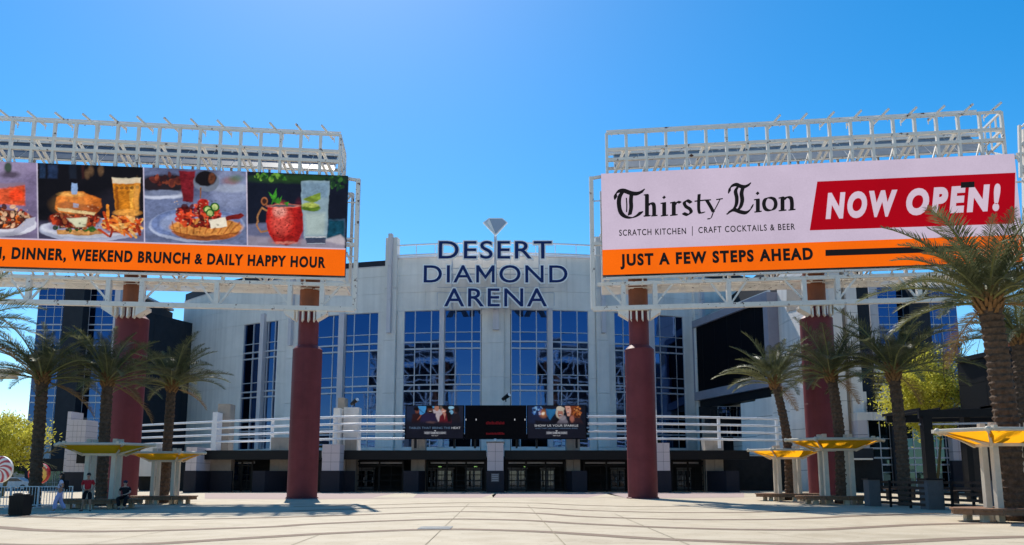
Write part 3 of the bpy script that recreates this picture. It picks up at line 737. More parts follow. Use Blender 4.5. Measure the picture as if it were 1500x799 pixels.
    for k in range(npn):
        a0 = a_in+0.6+(a_out-a_in-1.2)*k/npn; a1 = a_in+0.6+(a_out-a_in-1.2)*(k+1)/npn
        z_lo, z_hi = zt+1.0, z2+1.75
        p = [B.w(a0+0.04, z_lo, 1.5), B.w(a1-0.04, z_lo, 1.5), B.w(a1-0.04, z_hi, 4.4), B.w(a0+0.04, z_hi, 4.4)]
        V = p+[q+Vector((0, 0, 0.06)) for q in p]
        MB().hexa(V).build('roof_panel', mp, T)
        bar(a0, z_lo-0.05, 1.5, a0, z_hi-0.05, 4.4, 0.1, 'panel_rib')
    for k in range(4):
        d = 1.5+2.9*k/3; z = z_lo+(z_hi-z_lo)*k/3; bar(a_in+0.6, z-0.08, d, a_out-0.6, z-0.08, d, 0.09, 'panel_rib')
    # rear structure seen in the arena's windows
    quadbox(0.3, L-0.3, zb, zt, 0.52, 0.6, 'rear_skin', M_BACKING)
    nb = 9
    for k in range(nb+1):
        a = L*k/nb; bar(a, zb-0.6, D, a, zt, D, 0.22, 'rear_post'); bar(a, zb+2, 0.7, a, zb+2, D, 0.12, 'cross_beam')
        if k < nb:
            b = L*(k+1)/nb
            if k % 2: a, b = b, a
            bar(a, zb, D, b, (zb+zt)/2, D, 0.15, 'rear_brace'); bar(b, (zb+zt)/2, D, a, zt, D, 0.15, 'rear_brace')
    for f in (0, 0.5, 1): bar(0, zb+(zt-zb)*f, D+0.1, L, zb+(zt-zb)*f, D+0.1, 0.2, 'rear_beam')
    return T
def col_a(B, x): return B.px(x, 430, 1.9)[0]
LB.cols = [col_a(LB, 454), col_a(LB, 197)]; RB.cols = [col_a(RB, 934.5), col_a(RB, 1193)]
TL = build_board(LB, 'L'); TR = build_board(RB, 'R')
if True:  # support columns: one thing each
    for B, xs, names in ((LB, (454, 197), ('inner', 'outer')), (RB, (934.5, 1193), ('inner', 'outer'))):
        for c, nm in zip(B.cols, names):
            q = B.w(c, 0, 1.9)
            side = 'left' if B is LB else 'right'
            lab = {('left', 'inner'): 'maroon round column carrying the inner end of the food picture billboard',
                   ('left', 'outer'): 'maroon round column behind the three people and a yellow shade shelter',
                   ('right', 'inner'): 'maroon round column under the orange JUST A FEW STEPS AHEAD strip end, free of palms',
                   ('right', 'outer'): 'sunlit maroon round column between two palms under the Thirsty Lion billboard'}[(side, nm)]
            t = thing('support_column', lab, 'column', (q.x, q.y, 0), 'maroon billboard columns')
            r = 1.08 if nm == 'inner' else 1.14
            zs = zat(515, q.y) if nm == 'inner' else zat(470, q.y)
            zc_ = B.px(500 if B is LB else 890, 452)[1]; rn = 0.74*r/1.08
            MB().lathe((q.x, q.y, 0), [(r, 0), (r, zs)], 48).build('lower_shaft', M_RED, t, smooth=False)
            MB().lathe((q.x, q.y, zs), [(r, 0.001), (r*1.005, 0.10), (rn+0.02, 0.42)], 48).build('tapered_collar', M_RED, t)
            MB().lathe((q.x, q.y, zs+0.4), [(rn, 0), (rn, zc_-zs-0.4)], 40).build('upper_shaft', M_RED, t)
            MB().lathe((q.x, q.y, zc_), [(rn*0.98, 0.001), (rn*0.98, B.zt-zc_)], 40).build('head_shaft', M_ORANGE, t)
            MB().lathe((q.x, q.y, 0), [(r+0.10, 0.0), (r+0.10, 0.05), (r+0.02, 0.09)], 48).build('base_plate', M_RED, t)
            for hz in (zs*0.26, zs*0.52, zs*0.78): MB().lathe((q.x, q.y, hz), [(r+0.001, 0), (r+0.012, 0.012), (r+0.012, 0.03), (r+0.001, 0.042)], 48).build('weld_seam', M_RED, t)
            for kb in range(10): th = 2*math.pi*kb/10; MB().lathe((q.x+(r+0.06)*math.cos(th), q.y+(r+0.06)*math.sin(th), 0.05), [(0.03, 0), (0.03, 0.05), (0.015, 0.06)], 6).build('anchor_bolt', M_ORANGE, t)
            for ch in t.children:
                if 'shaft' in ch.name: ch.data.polygons.foreach_set('use_smooth', [True]*len(ch.data.polygons)); ch.data.set_sharp_from_angle(angle=R(45))

# ------------------------------------------------------------------ lettering and pictures on the faces
def place_on(B, x0, y0, x1, y1, d):
    """baseline from photo point (x0,y0) to (x1,y1) on the face"""
    a0, z0 = B.px(x0, y0); a1, z1 = B.px(x1, y1)
    def f(t, h, dd): return B.w(a0+(a1-a0)*t, z0+(z1-z0)*t+h, -d-dd)
    return f
EM_BLACK = emitmat('display_black_text', (0.010, 0.009, 0.010), 1.0)
EM_PINK = emitmat('display_pale_text', srgb(216, 196, 214), 1.0)
def panel_rect(B, pts, d, m, name, par):
    V = []
    for x, y in pts: a, z = B.px(x, y); V.append(B.w(a, z, -d))
    o = MB().add(V, [tuple(range(len(V)))]).build(name, m, par)
    return o
M_E_ORANGE = emitmat('display_orange', srgb(255, 110, 6), 1.0)
M_E_WHITE = emitmat('display_pale_lilac', srgb(206, 190, 212), 1.0)
M_E_RED = emitmat('display_red', srgb(172, 0, 20), 1.0)
def face_rect(B, a0, a1, z0, z1, d, m, name, par):
    return MB().add([B.w(a0, z0, -d), B.w(a1, z0, -d), B.w(a1, z1, -d), B.w(a0, z1, -d)], [(0, 1, 2, 3)] if (a1 > a0) == (B is RB) else [(3, 2, 1, 0)]).build(name, m, par)
zsR = RB.px(883, 366.5)[1]; zsL = LB.px(505, 366)[1]
face_rect(RB, 0, RB.L, zsR, RB.zt, 0.02, M_E_WHITE, 'display_panel', TR)
face_rect(RB, 0, RB.L, RB.zb, zsR, 0.02, M_E_ORANGE, 'orange_strip', TR)
face_rect(LB, LB.L, 0, LB.zb, zsL, 0.02, M_E_ORANGE, 'orange_strip', TL)
face_rect(LB, LB.L, 0, zsL, zsL+0.12, 0.025, M_E_WHITE, 'divider_line', TL)
panel_rect(RB, [(1186, 338), (1197, 266.5), (1487, 253.5), (1485.5, 328)], 0.03, M_E_RED, 'red_banner', TR)
panel_rect(RB, [(1209, 375.5), (1209, 366.5), (1420, 359.5), (1420, 368.5)], 0.03, EM_BLACK, 'black_bar', TR)
panel_rect(RB, [(1407, 276), (1407, 267.5), (1427, 266.6), (1427, 275)], 0.05, EM_BLACK, 'dead_module', TR)
def line(B, par, s, x0, y0, x1, y1, ch, m, off=0.0, shear=0.0, sp=1.0, d=0.045, name='lettering'):
    a, z = B.px(x0, y0); a2, z2 = B.px(x0, y0-ch); cap = z2-z
    return text_fit(s, place_on(B, x0, y0, x1, y1, d), 0, 1, cap, 0, off, shear, spacing=sp).build(name, m, par)
line(RB, TR, 'JUST A FEW STEPS AHEAD', 908.5, 389.3, 1191, 380, 15.3, EM_BLACK, 0.05, sp=1.22)
line(RB, TR, 'SCRATCH KITCHEN', 907, 346, 1005, 343.2, 8.6, EM_BLACK, 0.016, sp=1.18)
panel_rect(RB, [(1013.6, 346), (1013.6, 332), (1014.6, 332), (1014.6, 346)], 0.045, EM_BLACK, 'divider', TR)
line(RB, TR, 'CRAFT COCKTAILS & BEER', 1023, 342, 1164.5, 336.8, 8.6, EM_BLACK, 0.016, sp=1.18)
line(RB, TR, 'NOW', 1209, 318.8, 1317, 314, 32.5, EM_PINK, 0.06, 0.22, sp=1.28)
line(RB, TR, 'OPEN!', 1328, 313.5, 1468, 306, 33, EM_PINK, 0.06, 0.22, sp=1.28)
line(LB, TL, 'DAILY HAPPY HOUR', 303.5, 387.2, 477, 392.3, 14.6, EM_BLACK, 0.05, sp=1.20)
line(LB, TL, '&', 285, 386.7, 297, 387, 14.2, EM_BLACK, 0.04)
line(LB, TL, 'BRUNCH', 202, 384.3, 278, 386.5, 14.8, EM_BLACK, 0.05, sp=1.20)
line(LB, TL, 'WEEKEND', 104.5, 381.5, 194, 384, 15.2, EM_BLACK, 0.05, sp=1.20)
line(LB, TL, 'DINNER,', 17, 379, 97, 381.4, 15.4, EM_BLACK, 0.05, sp=1.20)
line(LB, TL, 'LUNCH,', -62, 376.7, 8, 378.8, 15.6, EM_BLACK, 0.05, sp=1.20)

# calligraphic name drawn with a broad nib; coordinates are measured on an enlargement of the photograph
def zp(x, y): return 860+x/2.853, 140+y/2.853
def nib(mb, pts, w, ang, k, th=2.2, n=5):
    q = smoothline(pts, n); a = math.radians(ang); dx, dy = math.cos(a)*w/2, -math.sin(a)*w/2; nx, ny = math.sin(a)*th/2, math.cos(a)*th/2
    for i in range(len(q)-1):
        p0, p1 = q[i], q[i+1]
        cs = [(p[0]+s*dx+t*nx, p[1]+s*dy+t*ny) for p in (p0, p1) for s in (-1, 1) for t in (-1, 1)]
        # convex hull
        cs = sorted(set(cs)); lo = []; up = []
        cr = lambda o, a_, b_: (a_[0]-o[0])*(b_[1]-o[1])-(a_[1]-o[1])*(b_[0]-o[0])
        for c in cs:
            while len(lo) > 1 and cr(lo[-2], lo[-1], c) <= 0: lo.pop()
            lo.append(c)
        for c in reversed(cs):
            while len(up) > 1 and cr(up[-2], up[-1], c) <= 0: up.pop()
            up.append(c)
        h = lo[:-1]+up[:-1]; d = 0.04+0.0004*((k*37+i) % 50)
        V = []
        for x, y in h: aa, zz = RB.px(*zp(x, y)); V.append(RB.w(aa, zz, -d))
        mb.add(V, [tuple(range(len(V)))])
def word(strokes):
    o = bpy.data.objects.new('lettering', None); COL.objects.link(o); o.parent = TR; k = 0
    for n in (4, 5, 4, 4, 1, 2, 4, 4, 4, 1, 5):
        mb = MB()
        for pts, w, ang, *th in strokes[k:k+n]: nib(mb, pts, w, ang, k, *(th or [])); k += 1
        mb.build('letter', EM_BLACK, o)
    assert k == len(strokes)
def stem(x, y0, y1, w=16.5): return ([(x, y0), (x, (y0+y1)/2), (x, y1)], w, 8, 3)
word([([(120, 430), (118, 415), (130, 402), (152, 399), (185, 410), (212, 411), (236, 399)], 18, 55, 4),
      ([(150, 402), (136, 425), (133, 455), (140, 488), (158, 507), (185, 513), (210, 503), (226, 488)], 18, 12, 4),
      ([(186, 410), (183, 440), (184, 470), (178, 500)], 17, 20, 3), ([(164, 430), (166, 460), (165, 488)], 5, 20),
      # h i r s t y
      stem(250, 418, 503), ([(254, 462), (264, 452), (277, 456), (280, 475), (280, 502)], 16, 18, 4), ([(240, 505), (261, 504)], 9, 12, 5), ([(272, 504), (290, 503)], 9, 12, 5), ([(241, 417), (252, 416)], 9, 12, 5),
      stem(322, 450, 500), ([(311, 452), (324, 450)], 9, 12, 5), ([(312, 504), (334, 502)], 9, 12, 5), ([(321, 427), (322, 428)], 12, 45, 9),
      stem(362, 448, 499), ([(351, 450), (363, 447)], 9, 12, 5), ([(351, 502), (374, 500)], 9, 12, 5), ([(366, 460), (376, 447), (389, 449)], 12, 30, 4),
      ([(433, 449), (418, 441), (406, 449), (412, 465), (430, 477), (434, 490), (420, 500), (403, 494)], 14, 30, 5),
      ([(468, 415), (466, 450), (467, 483), (474, 494), (487, 489)], 13, 10, 3), ([(453, 443), (490, 439)], 9, 8, 5.5),
      ([(500, 440), (515, 465), (527, 488)], 14, 10, 3), ([(556, 434), (542, 462), (527, 490), (517, 514), (503, 517)], 6, 40), ([(493, 439), (514, 438)], 8, 8, 5), ([(543, 436), (563, 433)], 8, 8, 5),
      # L
      ([(594, 405), (598, 385), (620, 374), (645, 382), (662, 382), (680, 372)], 16, 55, 4), ([(634, 378), (620, 400), (625, 430), (622, 460), (605, 485), (588, 494)], 16, 25, 3),
      ([(652, 384), (645, 410), (648, 440), (640, 468), (625, 484)], 17, 20, 3), ([(588, 493), (612, 479), (640, 488), (665, 491), (684, 476), (690, 462)], 16, 55, 4),
      # i o n
      stem(713, 436, 484), ([(701, 437), (715, 435)], 9, 12, 5), ([(703, 488), (725, 486)], 9, 12, 5), ([(711, 410), (713, 411)], 12, 45, 9),
      ([(762, 428), (745, 434), (738, 455), (745, 476), (764, 482), (782, 474), (788, 453), (780, 434), (762, 428)], 15, 15, 4.5),
      stem(816, 427, 478), ([(804, 430), (817, 426)], 9, 12, 5), ([(804, 483), (828, 481)], 9, 12, 5), ([(820, 438), (834, 426), (850, 430), (855, 448), (855, 478)], 16, 15, 4), ([(845, 480), (866, 478)], 9, 12, 5)])

# painted pictures: a fine grid of coloured points on the left face, coordinates as in the photograph
class Canvas:
    def __init__(s, X, Y, base): s.X = X; s.Y = Y; s.C = np.empty(X.shape+(3,)); s.C[:] = lin(base)
    def put(s, mask, col, a=1.0):
        m = (np.clip(mask, 0, 1)*a)[..., None]; s.C = s.C*(1-m)+lin(col)*m
    def ell(s, cx, cy, rx, ry, col, a=1.0, soft=0.6, rot=0.0, clip=None):
        c, n = math.cos(rot), math.sin(rot); dx, dy = s.X-cx, s.Y-cy
        u = (dx*c+dy*n)/rx; v = (-dx*n+dy*c)/ry; d = (np.sqrt(u*u+v*v)-1)*min(rx, ry)
        m = np.clip(0.5-d/soft, 0, 1)
        if clip is not None: m = m*clip
        s.put(m, col, a)
    def poly(s, pts, col, a=1.0, soft=0.6, clip=None):
        ins = np.zeros(s.X.shape, bool); dist = np.full(s.X.shape, 1e9); n = len(pts)
        for i in range(n):
            (x0, y0), (x1, y1) = pts[i], pts[(i+1) % n]
            cond = ((y0 > s.Y) != (y1 > s.Y)) & (s.X < (x1-x0)*(s.Y-y0)/((y1-y0) or 1e-9)+x0); ins ^= cond
            L = (x1-x0)**2+(y1-y0)**2 or 1e-9; t = np.clip(((s.X-x0)*(x1-x0)+(s.Y-y0)*(y1-y0))/L, 0, 1)
            dist = np.minimum(dist, np.hypot(s.X-x0-t*(x1-x0), s.Y-y0-t*(y1-y0)))
        m = np.clip(0.5+np.where(ins, dist, -dist)/soft, 0, 1)
        if clip is not None: m = m*clip
        s.put(m, col, a)
    def stroke(s, pts, w, col, a=1.0, soft=0.6, clip=None):
        dist = np.full(s.X.shape, 1e9)
        for (x0, y0), (x1, y1) in zip(pts[:-1], pts[1:]):
            L = (x1-x0)**2+(y1-y0)**2 or 1e-9; t = np.clip(((s.X-x0)*(x1-x0)+(s.Y-y0)*(y1-y0))/L, 0, 1)
            dist = np.minimum(dist, np.hypot(s.X-x0-t*(x1-x0), s.Y-y0-t*(y1-y0)))
        m = np.clip(0.5-(dist-w/2)/soft, 0, 1)
        if clip is not None: m = m*clip
        s.put(m, col, a)
    def blobs(s, cx, cy, rx, ry, cols, n, r, seed=0, a=0.9, clip=None):
        g = np.random.default_rng(seed)
        for i in range(n):
            t = g.uniform(0, 2*math.pi); k = math.sqrt(g.uniform())
            rr = r*g.uniform(0.5, 1.3)
            s.ell(cx+rx*k*math.cos(t), cy+ry*k*math.sin(t), rr, rr*g.uniform(0.4, 0.9), cols[g.integers(len(cols))], a, 0.8, g.uniform(0, 3), clip)
    def grain(s, amt, sc=1.0, seed=1):
        r_ = np.random.default_rng(seed+50)
        for cell, am in ((14.0, 0.07), (5.0, 0.04), (1.8, 0.03)):
            gx = (s.X-s.X.min())/cell; gy = (s.Y-s.Y.min())/cell*1.3; N = r_.normal(0, am, (int(gy.max())+3, int(gx.max())+3))
            i, j = gy.astype(int), gx.astype(int); u, v = gx-j, gy-i; u = u*u*(3-2*u); v = v*v*(3-2*v)
            q = (N[i, j]*(1-u)+N[i, j+1]*u)*(1-v)+(N[i+1, j]*(1-u)+N[i+1, j+1]*u)*v; s.C *= np.clip(1+q, 0.4, 1.8)[..., None]
        g = np.random.default_rng(seed).normal(0, amt, s.X.shape); s.C *= np.clip(1+g, 0.5, 1.6)[..., None]
def lin(c):
    c = np.array(c, float)/255.0; return np.where(c <= 0.04045, c/12.92, ((c+0.055)/1.055)**2.4)
def painted_face(name, corners, nx, ny, painter, m, par):
    """corners fn(u, v) -> 3D; painter(X, Y) -> colours at the photo points where those places appear"""
    U, V = np.meshgrid(np.linspace(0, 1, nx+1), np.linspace(0, 1, ny+1))
    p00, p10, p01, p11 = [np.array(c) for c in corners]
    W3 = (p00*(1-U)[..., None]*(1-V)[..., None]+p10*U[..., None]*(1-V)[..., None]+p01*(1-U)[..., None]*V[..., None]+p11*U[..., None]*V[..., None])
    dz = W3[..., 1]*math.cos(PITCH)+(W3[..., 2]-EYE)*math.sin(PITCH); hh = -W3[..., 1]*math.sin(PITCH)+(W3[..., 2]-EYE)*math.cos(PITCH)
    X = CX+FPX*W3[..., 0]/dz; Y = CYP-FPX*hh/dz
    C = painter(X, Y)
    off = par.location
    while par.parent: par = par.parent; off = off+par.location
    v = (W3-np.array(off)).reshape(-1, 3)
    i = np.arange(ny)[:, None]*(nx+1)+np.arange(nx)[None, :]; i = i.ravel()
    f = np.stack([i, i+1, i+nx+2, i+nx+1], 1)
    me = bpy.data.meshes.new(name); me.vertices.add(len(v)); me.vertices.foreach_set('co', v.ravel().astype(np.float32))
    me.loops.add(f.size); me.loops.foreach_set('vertex_index', f.ravel().astype(np.int32))
    me.polygons.add(len(f)); me.polygons.foreach_set('loop_start', (np.arange(len(f))*4).astype(np.int32))
    me.update(calc_edges=True)
    ca = me.color_attributes.new('print', 'FLOAT_COLOR', 'POINT')
    ca.data.foreach_set('color', np.concatenate([C.reshape(-1, 3), np.ones((len(v), 1))], 1).ravel().astype(np.float32))
    me.materials.append(m); o = bpy.data.objects.new(name, me); COL.objects.link(o); o.parent = par; return o
M_PRINT = emitmat('display_pictures', attr='print', strength=0.85)

def warp(X, Y, seed, parts_):
    r_ = np.random.default_rng(seed); ox, oy = X.copy(), Y.copy()
    for cell, am in parts_:
        gx = (X-X.min())/cell; gy = (Y-Y.min())/cell; i, j = gy.astype(int), gx.astype(int); u, v = gx-j, gy-i; u = u*u*(3-2*u); v = v*v*(3-2*v)
        for k_, tgt in enumerate((ox, oy)):
            N = r_.normal(0, am, (int(gy.max())+3, int(gx.max())+3)); tgt += (N[i, j]*(1-u)+N[i, j+1]*u)*(1-v)+(N[i+1, j]*(1-u)+N[i+1, j+1]*u)*v
    return ox, oy
def shade(c, cells, seed, mask=None):
    r_ = np.random.default_rng(seed)
    for cell, am in cells:
        gx = (c.X-c.X.min())/cell; gy = (c.Y-c.Y.min())/cell*1.5; i, j = gy.astype(int), gx.astype(int); u, v = gx-j, gy-i
        N = r_.normal(0, am, (int(gy.max())+3, int(gx.max())+3)); q = (N[i, j]*(1-u)+N[i, j+1]*u)*(1-v)+(N[i+1, j]*(1-u)+N[i+1, j+1]*u)*v
        if mask is not None: q = q*mask
        c.C *= np.clip(1+q, 0.25, 2.2)[..., None]
def food(X, Y):
    X0, Y0 = X, Y; X, Y = warp(X, Y, 5, ((14, 0.5), (5, 0.3), (2.2, 0.12)))
    c = Canvas(X, Y, (120, 120, 150))
    T = lambda x: 237+(x/505)*21           # top edge of the face in the photo
    # --- leftmost: bowl and glass on a lilac table
    k = (X < 55).astype(float)
    c.put(k, (140, 128, 165)); c.ell(20, 245, 40, 14, (165, 150, 185), 0.7, 14, clip=k); c.ell(45, 300, 12, 45, (120, 105, 140), .7, 12, clip=k)
    c.ell(12, 246, 6, 8, (40, 70, 40), .9, 3, clip=k); c.ell(14, 256, 14, 5, (60, 50, 62), .8, 4, clip=k)
    c.poly([(-4, 268), (36, 268), (34, 300), (-2, 300)], (150, 120, 130), .6, 3, clip=k); c.poly([(-2, 276), (36, 272), (37, 302), (-2, 300)], (235, 90, 40), .95, 3, clip=k); c.ell(24, 286, 10, 9, (250, 70, 30), .9, 4, clip=k)
    c.ell(10, 330, 44, 16, (225, 225, 240), 1, 1, clip=k); c.ell(8, 322, 40, 14, (120, 60, 40), 1, 2, clip=k)
    c.ell(10, 348, 40, 6, (110, 100, 125), .5, 6, clip=k)
    c.blobs(6, 318, 36, 16, [(90, 40, 25), (200, 60, 25), (50, 30, 25), (230, 110, 40), (240, 190, 150), (60, 30, 30)], 90, 4, 2, clip=k)
    c.ell(-70, 300, 60, 50, (70, 50, 60), .6, 20, clip=k); c.poly([(38, 322), (52, 318), (50, 330), (20, 346), (-10, 348), (-10, 342), (18, 340)], (190, 190, 210), 1, 1, clip=k)
    # --- sandwich and fries
    k = ((X > 55) & (X < 211)).astype(float)
    c.put(k, (20, 18, 24))
    c.poly([(55, 325), (211, 320), (211, 362), (55, 360)], (70, 66, 92), 1, 6, clip=k); c.ell(200, 350, 40, 22, (112, 112, 145), 1, 6, clip=k)
    for x0, x1, cc in ((58, 66, (40, 60, 92)), (70, 84, (36, 52, 84)), (120, 124, (60, 30, 28)), (102, 112, (30, 36, 50))): c.poly([(x0, 241), (x1, 241), (x1, 262), (x0, 262)], cc, .9, 3, clip=k)
    for x, y in ((134, 250), (128, 256), (148, 250)): c.ell(x, y, 4, 7, (110, 84, 60), .8, 3, clip=k)
    c.ell(172, 300, 30, 20, (44, 40, 52), .6, 14, clip=k)
    c.ell(133, 337, 75, 17, (190, 196, 222), 1, 1, clip=k); c.ell(133, 334, 73, 14.5, (225, 228, 245), 1, 1, clip=k); c.ell(133, 332, 66, 11, (165, 165, 195), 1, 2, clip=k)
    c.poly([(82, 337), (146, 336), (150, 343), (120, 345), (84, 343)], (222, 160, 92), 1, 1, clip=k)
    c.blobs(112, 334, 36, 5, [(30, 70, 25), (50, 100, 35), (20, 45, 20)], 30, 4, 11, clip=k)
    c.ell(110, 322, 38, 13, (110, 35, 22), 1, 2, clip=k); c.blobs(112, 322, 38, 12, [(140, 40, 25), (90, 25, 20), (200, 70, 35), (60, 22, 18), (170, 90, 50)], 80, 4, 3, clip=k)
    c.poly([(98, 320), (128, 319), (126, 332), (112, 333)], (225, 225, 190), .95, 2, clip=k)
    c.poly([(80, 306), (82, 290), (95, 281), (122, 281), (148, 292), (149, 304), (140, 314), (110, 314), (86, 312)], (226, 122, 42), 1, 2, clip=k)
    c.poly([(84, 300), (96, 295), (140, 302), (146, 308), (134, 316), (104, 312)], (160, 70, 32), .9, 2, clip=k)
    c.ell(105, 285, 18, 4, (250, 190, 100), .7, 3, clip=k); c.poly([(84, 304), (140, 312), (138, 316), (86, 309)], (242, 220, 160), .9, 1.5, clip=k)
    c.poly([(104, 268), (113, 269), (113, 285), (105, 285)], (150, 180, 225), 1, 1, clip=k); c.poly([(107, 298), (115, 298), (115, 304), (107, 304)], (140, 160, 200), 1, 1, clip=k)
    fr = np.random.default_rng(4); c.ell(178, 330, 28, 13, (150, 52, 22), 1, 3, clip=k)
    for i in range(44):
        x = fr.uniform(150, 204); y = fr.uniform(318, 342); t = fr.normal(0.2, 0.5); l = fr.uniform(9, 16)
        cc = [(240, 120, 40), (255, 160, 70), (215, 80, 30), (250, 190, 110), (160, 50, 22)][fr.integers(5)]
        c.stroke([(x-l*math.cos(t)/2, y-l*math.sin(t)/2), (x+l*math.cos(t)/2, y+l*math.sin(t)/2)], 3.8, cc, 1, 1, clip=k)
    c.stroke([(158, 302), (157, 330)], 5, (245, 150, 50), 1, 1, clip=k); c.stroke([(152, 312), (160, 336)], 4, (225, 80, 30), 1, 1, clip=k)
    c.poly([(164, 262), (205, 262), (203, 312), (170, 312)], (215, 130, 30), 1, 1.5, clip=k); c.poly([(164, 261), (206, 261), (205.5, 269), (165, 269)], (236, 226, 200), .85, 1.5, clip=k)
    c.poly([(190, 272), (196, 272), (195, 310), (190, 310)], (250, 180, 70), .8, 2, clip=k); c.poly([(168, 276), (173, 276), (175, 308), (171, 308)], (130, 60, 15), .7, 2, clip=k)
    for x in (172, 179, 186, 193, 200): c.ell(x, 275.5, 2.6, 2.6, (120, 74, 30), .8, 1, clip=k)
    c.ell(187, 312, 20, 5, (235, 160, 70), .9, 2, clip=k)
    # --- waffle
    k = ((X > 211) & (X < 361)).astype(float)
    c.put(k, (112, 124, 162)); c.ell(300, 262, 90, 26, (88, 96, 130), .9, 14, clip=k); c.ell(338, 275, 30, 30, (140, 150, 185), .8, 10, clip=k)
    c.ell(240, 270, 34, 14, (40, 32, 38), 1, 4, clip=k); c.blobs(244, 264, 22, 8, [(90, 40, 35), (50, 26, 28), (130, 60, 40)], 24, 5, 8, clip=k); c.ell(238, 286, 34, 6, (205, 212, 235), 1, 2, clip=k); c.ell(236, 283, 30, 4.5, (120, 130, 160), 1, 2, clip=k)
    c.poly([(262, 250), (286, 251), (282, 297), (268, 296)], (120, 28, 38), 1, 2, clip=k)
    c.ell(338, 266, 12, 6, (150, 90, 70), .6, 5, clip=k); c.ell(346, 262, 9, 5, (70, 110, 60), .6, 5, clip=k); c.ell(340, 276, 28, 6, (170, 180, 205), .8, 3, clip=k)
    c.ell(288, 330, 70, 25, (185, 196, 226), 1, 1, clip=k); c.ell(288, 328, 68, 23, (112, 130, 178), 1, 1.5, clip=k); c.ell(288, 328, 54, 18, (150, 165, 205), 1, 2, clip=k)
    c.ell(302, 339, 50, 14, (172, 96, 42), 1, 1.5, clip=k); c.ell(302, 333, 54, 13, (222, 146, 70), 1, 1.5, clip=k)
    for i in range(10): c.stroke([(256+i*9, 342), (252+i*11, 326)], 2.2, (165, 90, 38), .8, 1.2, clip=k)
    c.stroke([(252, 340), (300, 349), (350, 340)], 2, (140, 72, 30), .8, 1.5, clip=k)
    c.blobs(290, 316, 33, 17, [(150, 30, 20), (200, 50, 28), (100, 22, 18), (230, 80, 40), (70, 20, 18)], 130, 4.5, 6, clip=k)
    c.ell(297, 298, 9, 7, (170, 35, 22), 1, 2, clip=k); c.poly([(330, 318), (352, 312), (358, 316), (352, 320), (330, 324)], (120, 30, 26), 1, 1.5, clip=k)
    for x, y in ((315, 303), (304, 307), (308, 312)): c.ell(x, y, 7, 6, (30, 90, 30), 1, 1, clip=k); c.ell(x, y, 4.6, 4, (190, 214, 130), .9, 1, clip=k)
    c.poly([(306, 322), (330, 319), (333, 331), (309, 335)], (245, 236, 214), 1, 1.2, clip=k)
    c.ell(302, 266, 19, 15, (120, 130, 150), 1, 1.5, clip=k); c.ell(301, 262, 16, 11, (24, 20, 24), 1, 2, clip=k); c.ell(310, 262, 5, 8, (110, 64, 44), .9, 2, clip=k); c.stroke([(294, 276), (293, 290)], 2, (150, 90, 40), .9, 1.2, clip=k)
    # --- mug and tumbler
    k = (X > 361).astype(float)
    c.put(k, (22, 26, 42)); c.ell(430, 262, 70, 6, (40, 70, 36), .9, 5, clip=k); c.blobs(395, 259, 26, 5, [(60, 120, 40), (30, 70, 30), (110, 160, 60)], 30, 3.5, 5, clip=k); c.blobs(492, 266, 14, 12, [(30, 60, 40), (60, 110, 50), (16, 40, 40)], 30, 3.5, 7, clip=k)
    c.poly([(361, 328), (505, 322), (505, 366), (361, 360)], (104, 108, 140), 1, 3, clip=k); c.poly([(480, 322), (505, 322), (505, 352), (478, 350)], (20, 70, 92), 1, 4, clip=k); c.poly([(361, 346), (505, 352), (505, 366), (361, 362)], (165, 156, 172), .8, 4, clip=k)
    c.poly([(470, 352), (498, 345), (505, 350), (505, 360)], (200, 192, 200), .8, 3, clip=k)
    c.stroke([(391, 308), (383, 304), (378, 315), (377, 330), (382, 340), (392, 338)], 2.6, (165, 116, 76), 1, 1, clip=k)
    c.ell(387, 295, 5, 6, (150, 90, 55), 1, 1, clip=k); c.ell(387, 295, 3, 4, (60, 34, 30), 1, 1, clip=k); c.stroke([(390, 300), (396, 304)], 2, (150, 90, 55), 1, 1, clip=k)
    c.poly([(392, 302), (440, 302), (445, 316), (444, 338), (437, 354), (420, 360), (404, 357), (394, 344), (390, 324)], (190, 36, 30), 1, 1.5, clip=k)
    c.ell(412, 322, 14, 22, (226, 92, 80), .75, 10, clip=k); c.ell(410, 310, 9, 9, (248, 180, 165), .7, 7, clip=k); c.ell(438, 326, 6, 26, (130, 16, 20), .7, 6, clip=k); c.ell(416, 352, 20, 7, (130, 24, 22), .6, 5, clip=k); c.ell(418, 356, 16, 2, (240, 150, 130), .7, 2, clip=k)
    g = np.random.default_rng(9)
    for i in range(90): c.ell(g.uniform(395, 440), g.uniform(306, 350), .9, .8, (110, 16, 18), .7, .8, clip=k)
    c.ell(416, 302, 24, 2.6, (236, 130, 110), 1, 1, clip=k); c.ell(416, 302, 22, 1.8, (90, 90, 96), 1, 1, clip=k)
    for pts in ([(397, 300), (400, 288), (405, 276), (406, 290)], [(398, 292), (393, 282), (402, 288)], [(404, 300), (414, 288), (412, 296)], [(416, 298), (424, 297), (421, 303)], [(399, 296), (409, 290), (410, 300)]): c.poly(pts, (60, 140, 40), 1, 1.2, clip=k)
    c.poly([(440, 266), (483, 265), (479, 350), (446, 350)], (150, 176, 190), .92, 1.5, clip=k); c.poly([(441, 268), (482, 267), (480, 290), (443, 292)], (120, 150, 176), .8, 4, clip=k); c.poly([(447, 312), (477, 312), (475, 344), (449, 344)], (190, 206, 196), .6, 6, clip=k)
    c.poly([(444, 292), (470, 282), (470, 292), (458, 298)], (130, 158, 60), 1, 1.2, clip=k); c.ell(456, 305, 14, 5.5, (90, 120, 36), 1, 1.2, clip=k); c.ell(455, 301, 13, 4, (176, 190, 90), .9, 1.2, clip=k)
